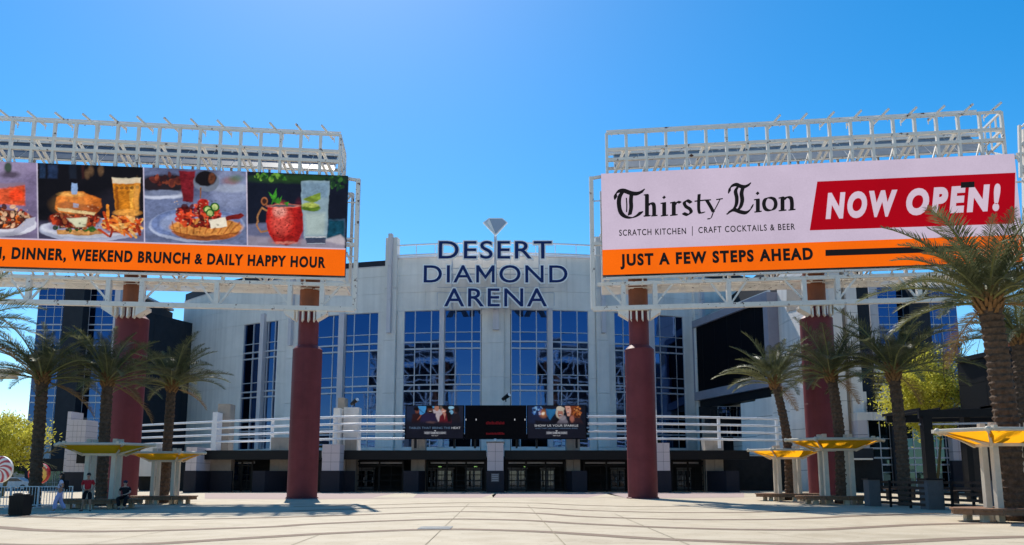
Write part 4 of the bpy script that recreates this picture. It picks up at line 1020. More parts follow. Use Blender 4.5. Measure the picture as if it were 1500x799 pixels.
    c.poly([(447, 346), (478, 346), (477, 358), (449, 358)], (44, 58, 86), .9, 1.5, clip=k); c.stroke([(448, 347), (477, 347)], 1.4, (236, 240, 246), .9, 1, clip=k); c.stroke([(450, 357), (476, 357)], 1.2, (210, 220, 236), .8, 1, clip=k)
    # crusts, sauces and leaves are mottled, plates and tables are not
    sat = c.C.max(2)-c.C.min(2); m_ = np.clip(sat/(c.C.max(2)+0.02)*2.0-0.55, 0, 1)
    shade(c, ((5.5, 0.18), (2.6, 0.20)), 71, m_)
    hl = np.random.default_rng(72)
    for cx_, cy_, rx_, ry_, n_ in ((112, 318, 34, 18, 26), (290, 314, 34, 20, 34), (8, 318, 34, 14, 26), (180, 330, 24, 12, 16)):
        for _ in range(n_): c.ell(cx_+hl.uniform(-1, 1)*rx_, cy_+hl.uniform(-1, 1)*ry_, hl.uniform(.6, 1.5), hl.uniform(.4, .9), (255, 214, 170), .55, 1.0, 0.3)
        for _ in range(n_): c.ell(cx_+hl.uniform(-1, 1)*rx_, cy_+hl.uniform(-1, 1)*ry_, hl.uniform(1, 2.6), hl.uniform(.6, 1.4), (36, 10, 8), .5, 1.4, 0.2)
    for (a_, b_, c1_, d_) in ((133, 345, 66, 5), (288, 350, 60, 4), (14, 346, 36, 4), (420, 359, 28, 3)): c.ell(a_, b_, c1_, d_, (30, 28, 44), .35, 7)
    c.ell(106, 300, 26, 14, (255, 190, 110), .18, 14); c.ell(140, 303, 9, 10, (90, 30, 12), .4, 7); c.ell(200, 290, 4, 22, (255, 200, 110), .35, 4)
    c.X, c.Y = X0, Y0
    # --- white rules between the pictures
    for x0, x1 in ((53.2, 56.8), (209.2, 212.8), (360, 363.4)):
        for xo in (0,): c.poly([(x0, 230), (x0+1.6, 230), (x1, 370), (x1-1.6, 370)], (215, 205, 228), 1, 1, clip=None)
    c.grain(0.035); return c.C
aL = LB.L
painted_face('picture_print', [LB.w(LB.px(-60, 300)[0], zsL+0.10, -0.03), LB.w(0, zsL+0.10, -0.03), LB.w(LB.px(-60, 300)[0], LB.zt, -0.03), LB.w(0, LB.zt, -0.03)], 820, 156, food, M_PRINT, TL)

# ================================================================== three display screens over the entrance
SCY = 76.6
M_PRINT2 = emitmat('screen_pictures', attr='print', strength=0.62)
def scr_box(x0, x1, y0, y1, d0=0.0, d1=0.35):
    p0 = P(x0, y1, SCY); p1 = P(x1, y0, SCY); return p0.x, p1.x, zat(y1, SCY), zat(y0, SCY)
def ledscreen(name, x0, x1, lab, painter=None):
    a, b, z0, z1 = scr_box(x0, x1, 594, 643.5)
    t = thing(name, lab, 'screen', ((a+b)/2, SCY, z0), 'display screens over the entrance')
    MB().box(a, b, SCY, SCY+0.4, z0, z1).build('cabinet', M_SCREEN, t)
    for u in (a+1, b-1): MB().box(u-0.1, u+0.1, SCY+0.4, SCY+1.0, z0-0.9, z1-0.5).build('mounting_post', M_BLACK, t)
    if painter: painted_face('picture_print', [(a+0.1, SCY-0.01, z0+0.08), (b-0.1, SCY-0.01, z0+0.08), (a+0.1, SCY-0.01, z1-0.08), (b-0.1, SCY-0.01, z1-0.08)], 260, 150, painter, M_PRINT2, t)
    def txt(s, xa, xb, y, ch, col, off=0.0):
        A, B_ = P(xa, y, SCY).x, P(xb, y, SCY).x; zz = zat(y, SCY); c = zat(y-ch, SCY)-zz
        text_fit(s, lambda q, h, d: (A+(B_-A)*q, SCY-0.03-d, zz+h), 0, 1, c, 0, off).build('lettering', col, t)
    return t, txt
E_T1 = emitmat('dim_blue_text', (0.10, 0.17, 0.28), 1.0); E_T2 = emitmat('dim_white_text', (0.42, 0.44, 0.48), 1.0); E_R = emitmat('dim_red_text', (0.085, 0.004, 0.008), 1.0)
def ad1(X, Y):
    X, Y = warp(X, Y, 8, ((4, 0.25), (1.6, 0.2))); c = Canvas(X, Y, (24, 26, 40)); c.ell(600, 605, 14, 14, (34, 48, 78), .8, 10); c.ell(674, 608, 10, 20, (36, 42, 62), .8, 8)
    c.poly([(612, 594), (625, 594), (622, 606), (616, 608), (613, 602)], (70, 150, 215), 1, 1); c.poly([(630, 594), (637, 594), (636, 598), (631, 598)], (80, 165, 225), 1, 1)
    c.ell(661, 597.5, 4, 2.4, (150, 205, 240), 1, 1); c.ell(661, 604, 3, 3, (130, 190, 230), 1, 1); c.stroke([(614, 600), (622, 606)], 1, (20, 40, 80), .8, 1)
    c.poly([(634, 600), (648, 600), (650, 618), (638, 618)], (188, 176, 184), 1, 1.5); c.ell(640, 598, 3.6, 4.6, (182, 128, 110), 1, 1); c.poly([(644, 594), (648, 594), (648, 601), (645, 602)], (120, 110, 100), .8, 1)
    c.poly([(602, 622), (604, 608), (612, 604), (618, 610), (620, 620)], (50, 28, 34), 1, 2); c.ell(611, 602, 3.2, 4.2, (120, 70, 62), 1, 1); c.ell(610, 599, 3.6, 3, (22, 16, 20), 1, 1); c.stroke([(612, 615), (617, 608)], 1.4, (150, 84, 70), 1, 1)
    c.poly([(614, 622), (618, 608), (628, 603), (638, 606), (642, 622)], (42, 34, 66), 1, 1.5); c.ell(630, 600.5, 4, 5.2, (96, 56, 48), 1, 1); c.ell(630, 596.5, 4, 2.4, (24, 18, 20), 1, 1); c.ell(630.5, 604, 2.6, 1.6, (30, 20, 20), 1, 1); c.stroke([(629, 602.5), (632, 602.3)], .7, (230, 220, 215), 1, .6)
    c.poly([(642, 622), (644, 610), (650, 605), (658, 606), (663, 622)], (104, 28, 40), 1, 1.5); c.poly([(653, 600), (660, 604), (661, 618), (656, 618)], (26, 18, 24), 1, 1.5); c.ell(650, 601.5, 3.3, 4.4, (206, 148, 132), 1, 1); c.ell(652.5, 597.6, 4.2, 3.6, (24, 16, 20), 1, 1); c.poly([(649, 606), (653, 606), (651.5, 615)], (196, 140, 124), 1, 1); c.stroke([(648.5, 603.4), (651, 603)], .8, (240, 230, 228), 1, .6)
    c.poly([(662, 622), (664, 610), (670, 603), (674, 612), (675, 622)], (34, 30, 40), 1, 2); c.ell(667, 602, 3.2, 4.4, (92, 66, 66), 1, 1.4); c.ell(669, 600, 3.6, 5, (20, 16, 22), .9, 1.4)
    c.poly([(590, 618), (682, 618), (682, 645), (590, 645)], (25, 27, 42), .93, 5); c.ell(632, 619, 6, 1.4, (120, 90, 90), .6, 2)
    c.poly([(621, 632), (653.5, 632), (653.5, 636.5), (621, 636.5)], (92, 94, 108), 1, .7); c.poly([(635.8, 631), (639, 631), (637.4, 632.6)], (235, 238, 245), 1, .6)
    c.grain(.08, seed=3); return c.C
def ad2(X, Y):
    X, Y = warp(X, Y, 9, ((4, 0.25), (1.6, 0.2))); c = Canvas(X, Y, (25, 28, 44)); c.poly([(772, 594), (780, 594), (800, 612), (812, 625), (772, 625)], (32, 42, 74), .8, 4)
    c.blobs(787, 601, 8, 8, [(40, 80, 150), (130, 180, 230), (20, 40, 90), (80, 130, 200)], 40, 2, 21); c.ell(796, 606, 5, 5, (240, 150, 90), .6, 6); c.ell(795.5, 606, 2.2, 2.2, (255, 240, 220), 1, 2)
    c.poly([(799.5, 599.5), (815, 599.5), (813.5, 606), (805.8, 616), (800, 606)], (36, 104, 160), 1, 1.2); c.poly([(801, 600.5), (813.5, 600.5), (806, 613)], (50, 124, 182), .8, 2)
    c.poly([(784, 616), (806, 618), (822, 610), (840, 620), (860, 625), (784, 625)], (22, 20, 30), 1, 3)
    c.ell(820, 604.5, 6, 9, (196, 186, 172), 1, 1.5); c.ell(821, 606, 4.2, 6, (176, 118, 104), 1, 1); c.ell(821, 599, 6, 3.4, (205, 196, 182), 1, 1.2); c.ell(820.5, 608.4, 2, 1.5, (60, 20, 24), 1, .8); c.stroke([(819.2, 607.6), (822.2, 607.6)], .8, (245, 240, 238), 1, .6)
    c.poly([(815, 622), (820, 614), (828, 610), (834, 622)], (112, 108, 122), 1, 1.5); c.ell(824, 612, 5, 4, (160, 152, 164), .7, 2)
    c.ell(842, 601, 7, 9.5, (126, 62, 34), 1, 1.5); c.ell(845, 608, 5, 9, (92, 44, 28), .9, 2); c.blobs(845, 604, 6, 11, [(180, 100, 52), (80, 36, 24), (210, 140, 80)], 40, 1.6, 12)
    c.poly([(828, 595), (835, 594), (837, 602), (835, 610), (831, 609), (829, 603)], (222, 166, 150), 1, 1.2); c.ell(832, 604.5, 2, 1.2, (120, 20, 34), 1, .8); c.stroke([(831, 603.8), (834, 603.8)], .7, (250, 245, 245), 1, .6); c.stroke([(831, 599), (833.5, 598.6)], .8, (50, 26, 24), 1, .6)
    c.poly([(833, 622), (836, 610), (842, 611), (850, 613), (856, 622)], (52, 36, 44), 1, 1.5); c.ell(838, 614, 3, 5, (190, 120, 104), .8, 2)
    c.poly([(770, 620), (862, 620), (862, 645), (770, 645)], (26, 28, 43), .95, 4)
    c.poly([(800, 632.3), (831, 632.3), (831, 636.5), (800, 636.5)], (92, 94, 108), 1, .7); c.poly([(814, 631), (817, 631), (815.5, 632.6)], (235, 238, 245), 1, .6)
    c.grain(.08, seed=4); return c.C
t1, tx = ledscreen('display_screen', 593, 680, 'left of three entrance screens, showing laughing players above TABLES THAT BRING THE HEAT', ad1)
tx('TABLES THAT BRING THE', 599, 659.5, 628.6, 3.0, E_T1); tx('HEAT', 661.5, 674.5, 628.6, 3.0, E_T2, 0.01)
tx('DESERT DIAMOND CASINO', 622, 652.5, 635.8, 2.6, E_T2, 0.005); tx('WEST VALLEY', 632, 642, 639.2, 1.6, E_T2)
t2, tx = ledscreen('display_screen', 681, 771, 'middle of three entrance screens, black with faint dim red letters')
for yy, hh in ((622, 4.6), (637, 3.6)):
    m = MB(); rr = random.Random(int(yy))
    for k in range(13):
        x = 712+k*2.1; q = P(x, yy, SCY); q1 = P(x+1.5, yy-hh*rr.uniform(0.6, 1.0), SCY); m.box(q.x, q1.x, SCY-0.03, SCY-0.005, q.z, q1.z)
    m.build('dim_display_row', E_R, t2)
for x in (682.5, 697.5, 754, 769): q = P(x, 615, SCY); MB().box(q.x-0.05, q.x+0.05, SCY-0.04, SCY, q.z-0.09, q.z+0.09).build('status_light', E_T2, t2)
t3, tx = ledscreen('display_screen', 772, 859, 'right of three entrance screens, showing two smiling women above SHOW US YOUR SPARKLE', ad2)
tx('SHOW US YOUR SPARKLE', 783, 847, 625.3, 3.0, E_T2, 0.008); tx('AND THAT JACKPOT-WINNING SMILE', 784, 846, 628.6, 1.7, E_T1)
tx('DESERT DIAMOND CASINO', 801, 830.5, 635.8, 2.6, E_T2, 0.005); tx('WEST VALLEY', 810, 821, 639.2, 1.6, E_T2)
# ================================================================== side buildings
def wall_seg(parent, p0, p1, z0, z1, m, thick=0.5, cols=1, rows=1, name='wall_panel', gap=0.02, inset=0.0):
    """panelled wall from plan point p0 to p1 (left to right as seen), thickness away from the viewer"""
    p0 = Vector((p0[0], p0[1], 0)); p1 = Vector((p1[0], p1[1], 0)); e = (p1-p0); L = e.length; e.normalize(); n = Vector((-e.y, e.x, 0))
    for i in range(cols):
        for j in range(rows):
            a = p0+e*(L*i/cols+(gap if cols > 1 else 0))+n*inset; b = p0+e*(L*(i+1)/cols-(gap if cols > 1 else 0))+n*inset
            w0 = z0+(z1-z0)*j/rows+(gap if j else 0); w1 = z0+(z1-z0)*(j+1)/rows-(gap if j < rows-1 else 0)
            c = b+n*thick; d = a+n*thick
            MB().hexa([(a.x, a.y, w0), (b.x, b.y, w0), (c.x, c.y, w0), (d.x, d.y, w0), (a.x, a.y, w1), (b.x, b.y, w1), (c.x, c.y, w1), (d.x, d.y, w1)]).build(name, m, parent)
    if cols*rows > 1:
        a = p0+n*(inset+0.06); b = p1+n*(inset+0.06); c = b+n*(thick+0.04); d = a+n*(thick+0.04); zz = z1-0.05; e2 = e*0.04; a += e2; b -= e2; c -= e2; d += e2
        MB().hexa([(a.x, a.y, z0), (b.x, b.y, z0), (c.x, c.y, z0), (d.x, d.y, z0), (a.x, a.y, zz), (b.x, b.y, zz), (c.x, c.y, zz), (d.x, d.y, zz)]).build('wall_core', M_PLINTH, parent)
def curtain(parent, p0, p1, cols, rows, gm, thick_rows=(), mull=0.07):
    """glazing: cols in 0..1 along the wall, rows as heights; every pane its own part"""
    p0 = Vector((p0[0], p0[1], 0)); p1 = Vector((p1[0], p1[1], 0)); e = p1-p0; L = e.length; e.normalize(); n = Vector((-e.y, e.x, 0))
    def bx(mb, a0, a1, z0, z1, d0, d1):
        a = p0+e*a0; b = p0+e*a1
        return mb.hexa([tuple(q) for q in [a+n*d0+Vector((0, 0, z0)), b+n*d0+Vector((0, 0, z0)), b+n*d1+Vector((0, 0, z0)), a+n*d1+Vector((0, 0, z0)),
                                            a+n*d0+Vector((0, 0, z1)), b+n*d0+Vector((0, 0, z1)), b+n*d1+Vector((0, 0, z1)), a+n*d1+Vector((0, 0, z1))]])
    f = MB()
    for c in cols: bx(f, c*L-mull/2, c*L+mull/2, rows[0], rows[-1], -0.05, 0.15)
    o = f.build('window', M_MULL, parent)
    for k, z in enumerate(rows):
        t = 0.17 if k in thick_rows else 0.05
        bx(MB(), -0.03, L+0.03, z-t/2, z+t/2, -0.12 if k in thick_rows else -0.07, 0.12).build('transom', M_MULL, o)
    for i in range(len(cols)-1):
        for j in range(len(rows)-1):
            q = random.gauss(0, 0.004); r = random.gauss(0, 0.004)
            a0, a1 = cols[i]*L+mull/2, cols[i+1]*L-mull/2; z0, z1 = rows[j]+0.03, rows[j+1]-0.03
            a = p0+e*a0; b = p0+e*a1; V = []
            for d in (0.0, 0.04):
                V += [a+n*(d+q)+Vector((0, 0, z0)), b+n*(d-q)+Vector((0, 0, z0)), b+n*(d-q+r)+Vector((0, 0, z1)), a+n*(d+q+r)+Vector((0, 0, z1))]
            MB().add(V, [(0, 1, 2, 3), (7, 6, 5, 4), (0, 4, 5, 1), (1, 5, 6, 2), (2, 6, 7, 3), (3, 7, 4, 0)]).build('pane', gm, o)
    return o
def xy(x, y, Y): p = P(x, y, Y); return (p.x, p.y)
def make_tower(parent, flip, gx):
    """gx: photo columns (outer glass x0,x1, slab x0,x1, inner glass x0,x1, fin x1) measured at photo row 469"""
    YT = 106.0; X = [P(x, 469, YT).x for x in gx]
    zt = zat(421, YT); rows = sorted([zat(y, YT) for y in (421.5, 433, 451, 464, 476, 484, 506, 514.5, 527, 541, 569, 580, 590, 613, 627, 640, 672)])
    thick = {k for k, z in enumerate(rows) if any(abs(z-zat(y, YT)) < 0.01 for y in (476, 484, 580, 590, 506, 640))}
    a, b = (X[0], X[1]); curtain(parent, (min(a, b), YT), (max(a, b), YT), [0, 0.27 if flip else 0.26, 0.52, 0.76, 1], rows, M_GLASS, thick)
    a, b = (X[4], X[5]); curtain(parent, (min(a, b), YT), (max(a, b), YT), [0, 0.48, 1], rows, M_GLASS, thick)
    lo, hi = min(X), max(X)
    MB().box(lo+0.1, hi-0.1, YT+0.2, YT+16, 0, zt-0.3).build('tower_core', M_DARKCLAD, parent)
    MB().box(lo-0.05, hi+0.05, YT-0.12, YT+16, zt, zt+0.35).build('roof_edge', M_WALL2, parent)
    a, b = sorted((X[2], X[3])); wall_seg(parent, (a, YT-1.6), (b, YT-1.6), 0, zat(410, YT-1.6), M_DARKCLAD, 2.4, 1, 1, 'cladding_slab')
    a, b = sorted((X[5], X[6])); wall_seg(parent, (a, YT-0.9), (b, YT-0.9), 0, zt+0.6, M_WALL2, 1.4, 1, 6, 'white_fin')
    return YT
LTW = thing('glass_tower', 'tall blue glass and dark clad stair tower left of the arena, behind the left palms', 'building', (P(110, 469, 106).x, 106, 0), 'glass corner towers of the arena')
make_tower(LTW, False, (54.5, 101, 101.3, 130, 130.3, 170.5, 178.5))
RTW = thing('glass_tower', 'blue glass and dark clad tower right of the arena, behind the yellow green tree', 'building', (P(1340, 469, 106).x, 106, 0), 'glass corner towers of the arena')
make_tower(RTW, True, (1402, 1354, 1353.7, 1324, 1323.7, 1283, 1271))
# dark wing block joining the left tower to the arena, and its twin on the right
A = P(178.5, 430, 107.3); B_ = apt(-PE, AR+0.1, 0); hA = zat(412, 107.3)
LWG = thing('dark_wing_block', 'dark slate stucco block between the glass tower and the pale arena wall', 'building', (A.x, A.y, 0))
q0 = P(178.5, 430, 107.3); q1 = (B_[0]+4.5, B_[1]+2.2)
wall_seg(LWG, (q0.x, q0.y), q1, 0, 26.3, M_DARKCLAD, 1.0, 3, 4, 'cladding_panel')
rr = P(1271, 430, 107); RWG = thing('dark_wing_block', 'dark slate stucco strip between the tall pale pilasters and the right glass tower', 'building', (rr.x, rr.y, 0))
wall_seg(RWG, xy(1238, 450, 100), xy(1273, 450, 100), 0, zat(402, 100), M_DARKCLAD, 6.0, 1, 5, 'cladding_panel')
# low rooms under the left tower: canopy, doors
YL = 98.0
MB().box(P(28, 680, YL).x, P(100, 680, YL).x, YL, YL+8, zat(690, YL), zat(672, YL)).build('entry_canopy', M_BLACK, LTW)
curtain(LTW, xy(62, 700, YL+6), xy(94, 700, YL+6), [0, .22, .5, .6, .8, 1], [0.1, 0.8, 2.3, 3.2], M_GLASST)
# pylon beside it
PY = thing('entry_pylon', 'pale block pylon with a dark base behind the left yellow shelter', 'pylon', (P(110, 700, 82).x, 82, 0))
for x0, x1, yt, Yq in ((95.5, 101, 603, 83.4), (99, 124, 615, 82)):
    a = P(x0, 650, Yq).x; b = P(x1, 650, Yq).x; zt = zat(yt, Yq); zm = zat(692, Yq)
    MB().box(a-0.05, b+0.05, Yq-0.06, Yq+2.5, 0, zm).build('plinth', M_PLINTH, PY)
    n = 4 if x1 > 110 else 1; mz = 9
    for i in range(n):
        for j in range(mz):
            MB().box(a+(b-a)*i/n+0.012, a+(b-a)*(i+1)/n-0.012, Yq, Yq+2.4, zm+(zt-zm)*j/mz+0.012, zm+(zt-zm)*(j+1)/mz-0.012).build('facing_block', M_PILLAR, PY)
    MB().box(a+0.03, b-0.03, Yq+0.03, Yq+2.36, zm, zt-0.03).build('core', M_PLINTH, PY)
zz = zat(672, 80)
MB().box(P(112, 670, 80).x, P(125, 670, 80).x, 80, 82, zz-0.5, zz+0.6).build('wall_sign_box', M_BLACK, PY)
# low tan wall right of the pylon
LW = thing('low_entry_wall', 'tan and pale lower wall with a slim window behind the second left shelter', 'building', (P(220, 700, 92).x, 92, 0))
wall_seg(LW, xy(124, 700, 93), xy(175, 700, 93), 0, zat(655, 93), M_TAN, 1, 3, 2)
wall_seg(LW, xy(205, 700, 90), xy(262, 700, 90), 0, zat(668, 90), M_TAN, 1, 4, 2); wall_seg(LW, xy(204, 700, 89.8), xy(266, 700, 89.8), 0, 1.6, M_PLINTH, 0.2)
curtain(LW, xy(213, 700, 89.9), xy(220.5, 700, 89.9), [0, 1], [0.6, 2.6], M_GLASSD); 
curtain(LW, xy(126, 650, 93.5), xy(158, 650, 93.5), [0, .35, .7, 1], [zat(655, 93.5), zat(636, 93.5), zat(624, 93.5)], M_GLASS)

# ---- right wing with the large dark screen
Ax, Bx = P(1023, 520, 108), P(1143, 520, 89.3)
WING = thing('side_wing', 'pale wing wall of the arena turned towards the sun behind the big dark screen', 'building', (Bx.x, Bx.y, 0))
C1 = P(1182, 520, 82); C2 = P(1207, 520, 80)
wall_seg(WING, (Ax.x+1.2, Ax.y), (Bx.x+1.0, Bx.y+0.3), 0, 8.4, M_WALL, 1.5, 3, 3)
wall_seg(WING, (Ax.x+1.2, Ax.y+0.3), (Bx.x+1.0, Bx.y+0.6), 8.4, 25.0, M_WALL, 1.0, 3, 3)
wall_seg(WING, (Bx.x, Bx.y), (C1.x, C1.y), 0, 29.5, M_WALL, 1.5, 1, 12)
wall_seg(WING, (C1.x, C1.y), (C2.x, C2.y), 0, 29.5, M_WALL, 1.5, 1, 8)
for x0, x1, Yq, m, yt in ((1207, 1217, 79.6, M_WALL, None), (1217.2, 1235.5, 79.0, M_WALL, None), (1235.7, 1243, 79.5, M_TAN, None), (1243.2, 1259, 79.0, M_WALL, None)):
    wall_seg(WING, xy(x0, 500, Yq), xy(x1, 500, Yq), 0, 28.5, m, 1.6, 1, 9, 'pilaster')
wall_seg(WING, xy(1259.2, 590, 79.2), xy(1270, 590, 79.2), 0, zat(574, 79.2), M_WALL, 2, 1, 3)
MB().box(C1.x, C2.x+6, 82.5, 110, 0, 28.2).build('wing_core', M_DARKCLAD, WING)
# grey patch panel high on the wing
a, b = P(1152, 430, 86.5), P(1176, 430, 82.2); 
e = Vector((C1.x-Bx.x, C1.y-Bx.y, 0)).normalized(); n_ = Vector((-e.y, e.x, 0))*-0.06
def onw(x, y):
    r = ray(x, y); d = Vector((e.y, -e.x, 0)); k = (Bx.x*d.x+Bx.y*d.y)/(r.x*d.x+r.y*d.y); return Vector((r.x*k, r.y*k, EYE+r.z*k))
MB().add([onw(1153, 457)+n_, onw(1180, 450)+n_, onw(1180, 400)+n_, onw(1153, 419)+n_], [(0, 1, 2, 3)]).build('recess_panel', M_TAN, WING)
# the screen: frame prism and black face
BS = thing('video_wall', 'huge switched off black video screen in a mauve grey frame on the right wing', 'screen', (Ax.x, Ax.y, 0))
Ax2 = Vector((Ax.x, Ax.y, 0)); Bx2 = Vector((Bx.x, Bx.y, 0)); es = (Bx2-Ax2); LS = es.length; es.normalize(); ns = Vector((es.y, -es.x, 0)); ns = ns if ns.x < 0 else -ns
zb_, zt_ = zat(589, 108), zat(474, 108)
def sw(a, z, d): p = Ax2+es*a+ns*d; return (p.x, p.y, z)
def sbox(a0, a1, z0, z1, d0, d1, name, m):
    return MB().hexa([sw(a0, z0, d0), sw(a1, z0, d0), sw(a1, z0, d1), sw(a0, z0, d1), sw(a0, z1, d0), sw(a1, z1, d0), sw(a1, z1, d1), sw(a0, z1, d1)]).build(name, m, BS)
fw = 1.0; M_MAUVE = mat('mauve_grey_metal', (0.30, 0.29, 0.34), 0.5, var=0.08, scale=1)
sbox(0, LS, zb_, zb_+1.2, 0, 1.5, 'frame_bar', M_MAUVE); sbox(0, LS, zt_-1.0, zt_, 0, 1.5, 'frame_bar', M_MAUVE)
sbox(0, 1.1, zb_+1.2, zt_-1.0, 0, 1.5, 'frame_bar', M_MAUVE); sbox(LS-0.9, LS, zb_+1.2, zt_-1.0, 0, 1.5, 'frame_bar', M_MAUVE)
sbox(1.1, LS-0.9, zb_+1.2, zt_-1.0, 0.2, 1.1, 'screen_face', M_SCREEN)
for k in range(1, 6): sbox(LS*k/6-0.02, LS*k/6+0.02, zb_+1.2, zt_-1.0, 1.1, 1.115, 'module_seam', M_BLACK)
sbox(0.3, LS-0.3, zb_-1.1, zb_-0.02, -1.0, 0.9, 'bracket_beam', M_BLACK)
# balcony with dark railing below the screen
YBq = 97.0
BAL = thing('balcony', 'small balcony with black railing and blue glass door under the big dark screen', 'balcony', (P(1060, 600, YBq).x, YBq, 0))
curtain(BAL, xy(1052, 600, YBq+3), xy(1086, 600, YBq+3), [0, .35, .5, .8, 1], [zat(640, 100), zat(618, 100), zat(596, 100)], M_GLASS)
MB().box(P(1040, 600, YBq).x, P(1088, 600, YBq).x, YBq, YBq+3, zat(615, YBq)-0.5, zat(611, YBq)).build('slab', M_BLACK, BAL)
for k in range(9):
    x = 1041+k*5.6; MB().bar(P(x, 611, YBq), P(x, 600, YBq), 0.07).build('railing_bar', M_BLACK, BAL)
MB().bar(P(1040, 600, YBq), P(1087, 600, YBq), 0.1).build('handrail', M_BLACK, BAL)
wall_seg(BAL, xy(1030, 640, YBq+2.9), xy(1052, 640, YBq+2.9), 0, 9.5, M_TAN, 0.5)
MB().box(P(1030, 600, 100).x, P(1095, 600, 100).x, 102, 102.3, 0, 11).build('dark_recess', M_INNER, BAL)
# lower curved wall catching the sun
LC = thing('lower_curved_wall', 'low pale wall with grooves behind the right terrace railing', 'wall', (P(1130, 620, 88).x, 88, 0))
pp = [xy(1086, 620, 93), xy(1108, 620, 90), xy(1132, 620, 87), xy(1158, 620, 84.5), xy(1182, 620, 82.6)]
tops = [592, 587, 580, 572, 568]
for i in range(4):
    wall_seg(LC, pp[i], pp[i+1], 0, (zat(tops[i], pp[i][1])+zat(tops[i+1], pp[i+1][1]))/2, M_WALL, 0.6, 1, 5)

# ---- right lower storefront building
YS = 78.0
SF = thing('storefront_building', 'two storey pale building with dark glass shopfronts behind the patio fence', 'building', (P(1330, 700, YS).x, YS, 0))
zfl = zat(616, YS); ztp = zat(604, YS)
wall_seg(SF, xy(1258, 650, YS), xy(1400, 650, YS), zfl, ztp, M_WALL, 3, 6, 1, 'parapet_panel')
wall_seg(SF, xy(1258, 650, YS), xy(1272.5, 650, YS), 0, zfl, M_PILLAR, 3, 1, 5)
wall_seg(SF, xy(1395, 650, YS), xy(1413, 650, YS), 0, ztp, M_PILLAR, 3, 2, 6); wall_seg(SF, xy(1393, 650, YS-.2), xy(1415, 650, YS-.2), 0, zat(675, YS), M_PLINTH, 0.5)
rws = sorted(zat(y, YS+0.8) for y in (616, 643, 657, 671, 681, 692, 706, 718))
def sfc(x0, x1, cols): curtain(SF, xy(x0, 650, YS+0.8), xy(x1, 650, YS+0.8), cols, rws, M_GLASST, {3, 4, 5}, 0.1)
sfc(1273, 1308, [0, .47, .9, 1]); sfc(1326, 1355, [0, .42, 1]); sfc(1360, 1394, [0, .35, .75, 1])
wall_seg(SF, xy(1308, 650, YS+.3), xy(1326, 650, YS+.3), 0, zfl, M_DARKCLAD, 1)
wall_seg(SF, xy(1228, 700, 76), xy(1282, 700, 76), zat(672, 76), zat(657, 76), M_DARKCLAD, 2, 1, 1, 'awning_box'); MB().box(P(1228, 700, 75.9).x, P(1280, 700, 75.9).x, 75.8, 76.2, zat(674, 76), zat(671.5, 76)).build('awning_trim', M_WALL, SF)
MB().box(P(1236, 700, 80).x, P(1276, 700, 80).x, 77.5, 80, 0, zat(673, 80)).build('recess_wall', M_INNER, SF)
# mechanical deck with railing above
for k in range(13): x = 1272+k*4.2; MB().bar(P(x, 604, YS+1), P(x, 590, YS+1), 0.12).build('roof_railing_bar', M_BLACK, SF)
for y in (590, 594, 600): MB().bar(P(1270, y, YS+1), P(1328, y, YS+1), 0.12).build('roof_railing', M_BLACK, SF)
for k in range(7): y = 548+k*6; MB().bar(P(1262, y, 90), P(1292, y, 90), 0.35, 0.25).build('louvre', M_DARKCLAD, SF)

# ---- black restaurant with pergola on the right
RA = P(1404, 560, 60); RB_ = P(1470, 560, 55); ez = Vector((RB_.x-RA.x, RB_.y-RA.y, 0)).normalized()
RST = thing('black_restaurant', 'black flat roofed restaurant block behind the tall right palm', 'building', (RA.x, RA.y, 0))
RE = Vector((RA.x, RA.y, 0))+ez*16; zr = zat(533, 60)
wall_seg(RST, (RA.x, RA.y), (RE.x, RE.y), zat(600, 60), zr, M_BLACK, 12, 5, 2, 'cladding_panel', 0.015)
wall_seg(RST, (RA.x-0.25, RA.y-0.25), (RE.x, RE.y-0.25), zr+0.001, zr+0.35, M_BLACK, 12, 1, 1, 'roof_trim')
wall_seg(RST, (RA.x+1.5, RA.y+3), (RE.x, RE.y+3), 0, zat(600, 60), M_INNER, 8, 6, 1, 'dark_glazing_wall')
for k in range(6):
    p = Vector((RA.x+1.5, RA.y+2.9, 0))+ez*(1+k*2.2); MB().box(p.x-0.06, p.x+0.06, p.y-0.08, p.y+0.02, 0, 4.5).build('glazing_post', M_MULL if k == 2 else M_BLACK, RST)
# pergola
PG = thing('pergola', 'black flat pergola frame over the patio on the right', 'pergola', (P(1365, 700, 52).x, 52, 0))
a = P(1345, 610, 52); b = P(1475, 600, 49.5)
ztg = zat(603, 52)
for dy in (0, 4.5):
    MB().bar((a.x, a.y+dy, ztg-0.2), (b.x+5, b.y+dy, ztg-0.2), 0.45, 0.55).build('beam', M_BLACK, PG)
for k in range(9):
    x = a.x+(b.x+5-a.x)*k/8; y = a.y+(b.y-a.y)*k/8; MB().bar((x, y-0.3, ztg+0.12), (x, y+5, ztg+0.12), 0.1, 0.2).build('rafter', M_BLACK, PG)
for x, w in ((1365.5, 0.62), (1424, 0.4)):
    q = P(x, 700, 51.6); MB().box(q.x-w/2, q.x+w/2, 51.6, 52.1, 0, ztg-0.35).build('post', M_BLACK, PG)
MB().bar((a.x, a.y, ztg-0.9), (b.x+4, b.y, ztg-0.9), 0.1, 0.12).build('beam', M_MULL, PG)
# red stucco building far right
RD = thing('terracotta_building', 'terracotta stucco building top showing behind the tall right palm', 'building', (P(1490, 600, 75).x, 75, 0))
wall_seg(RD, xy(1462, 500, 75), xy(1560, 500, 75), 0, zat(480, 75), M_BRICKRED, 2, 4, 3); wall_seg(RD, xy(1461, 500, 74.8), xy(1561, 500, 74.8), zat(480, 75), zat(477, 75), M_TAN, 2, 1, 1, 'cornice')
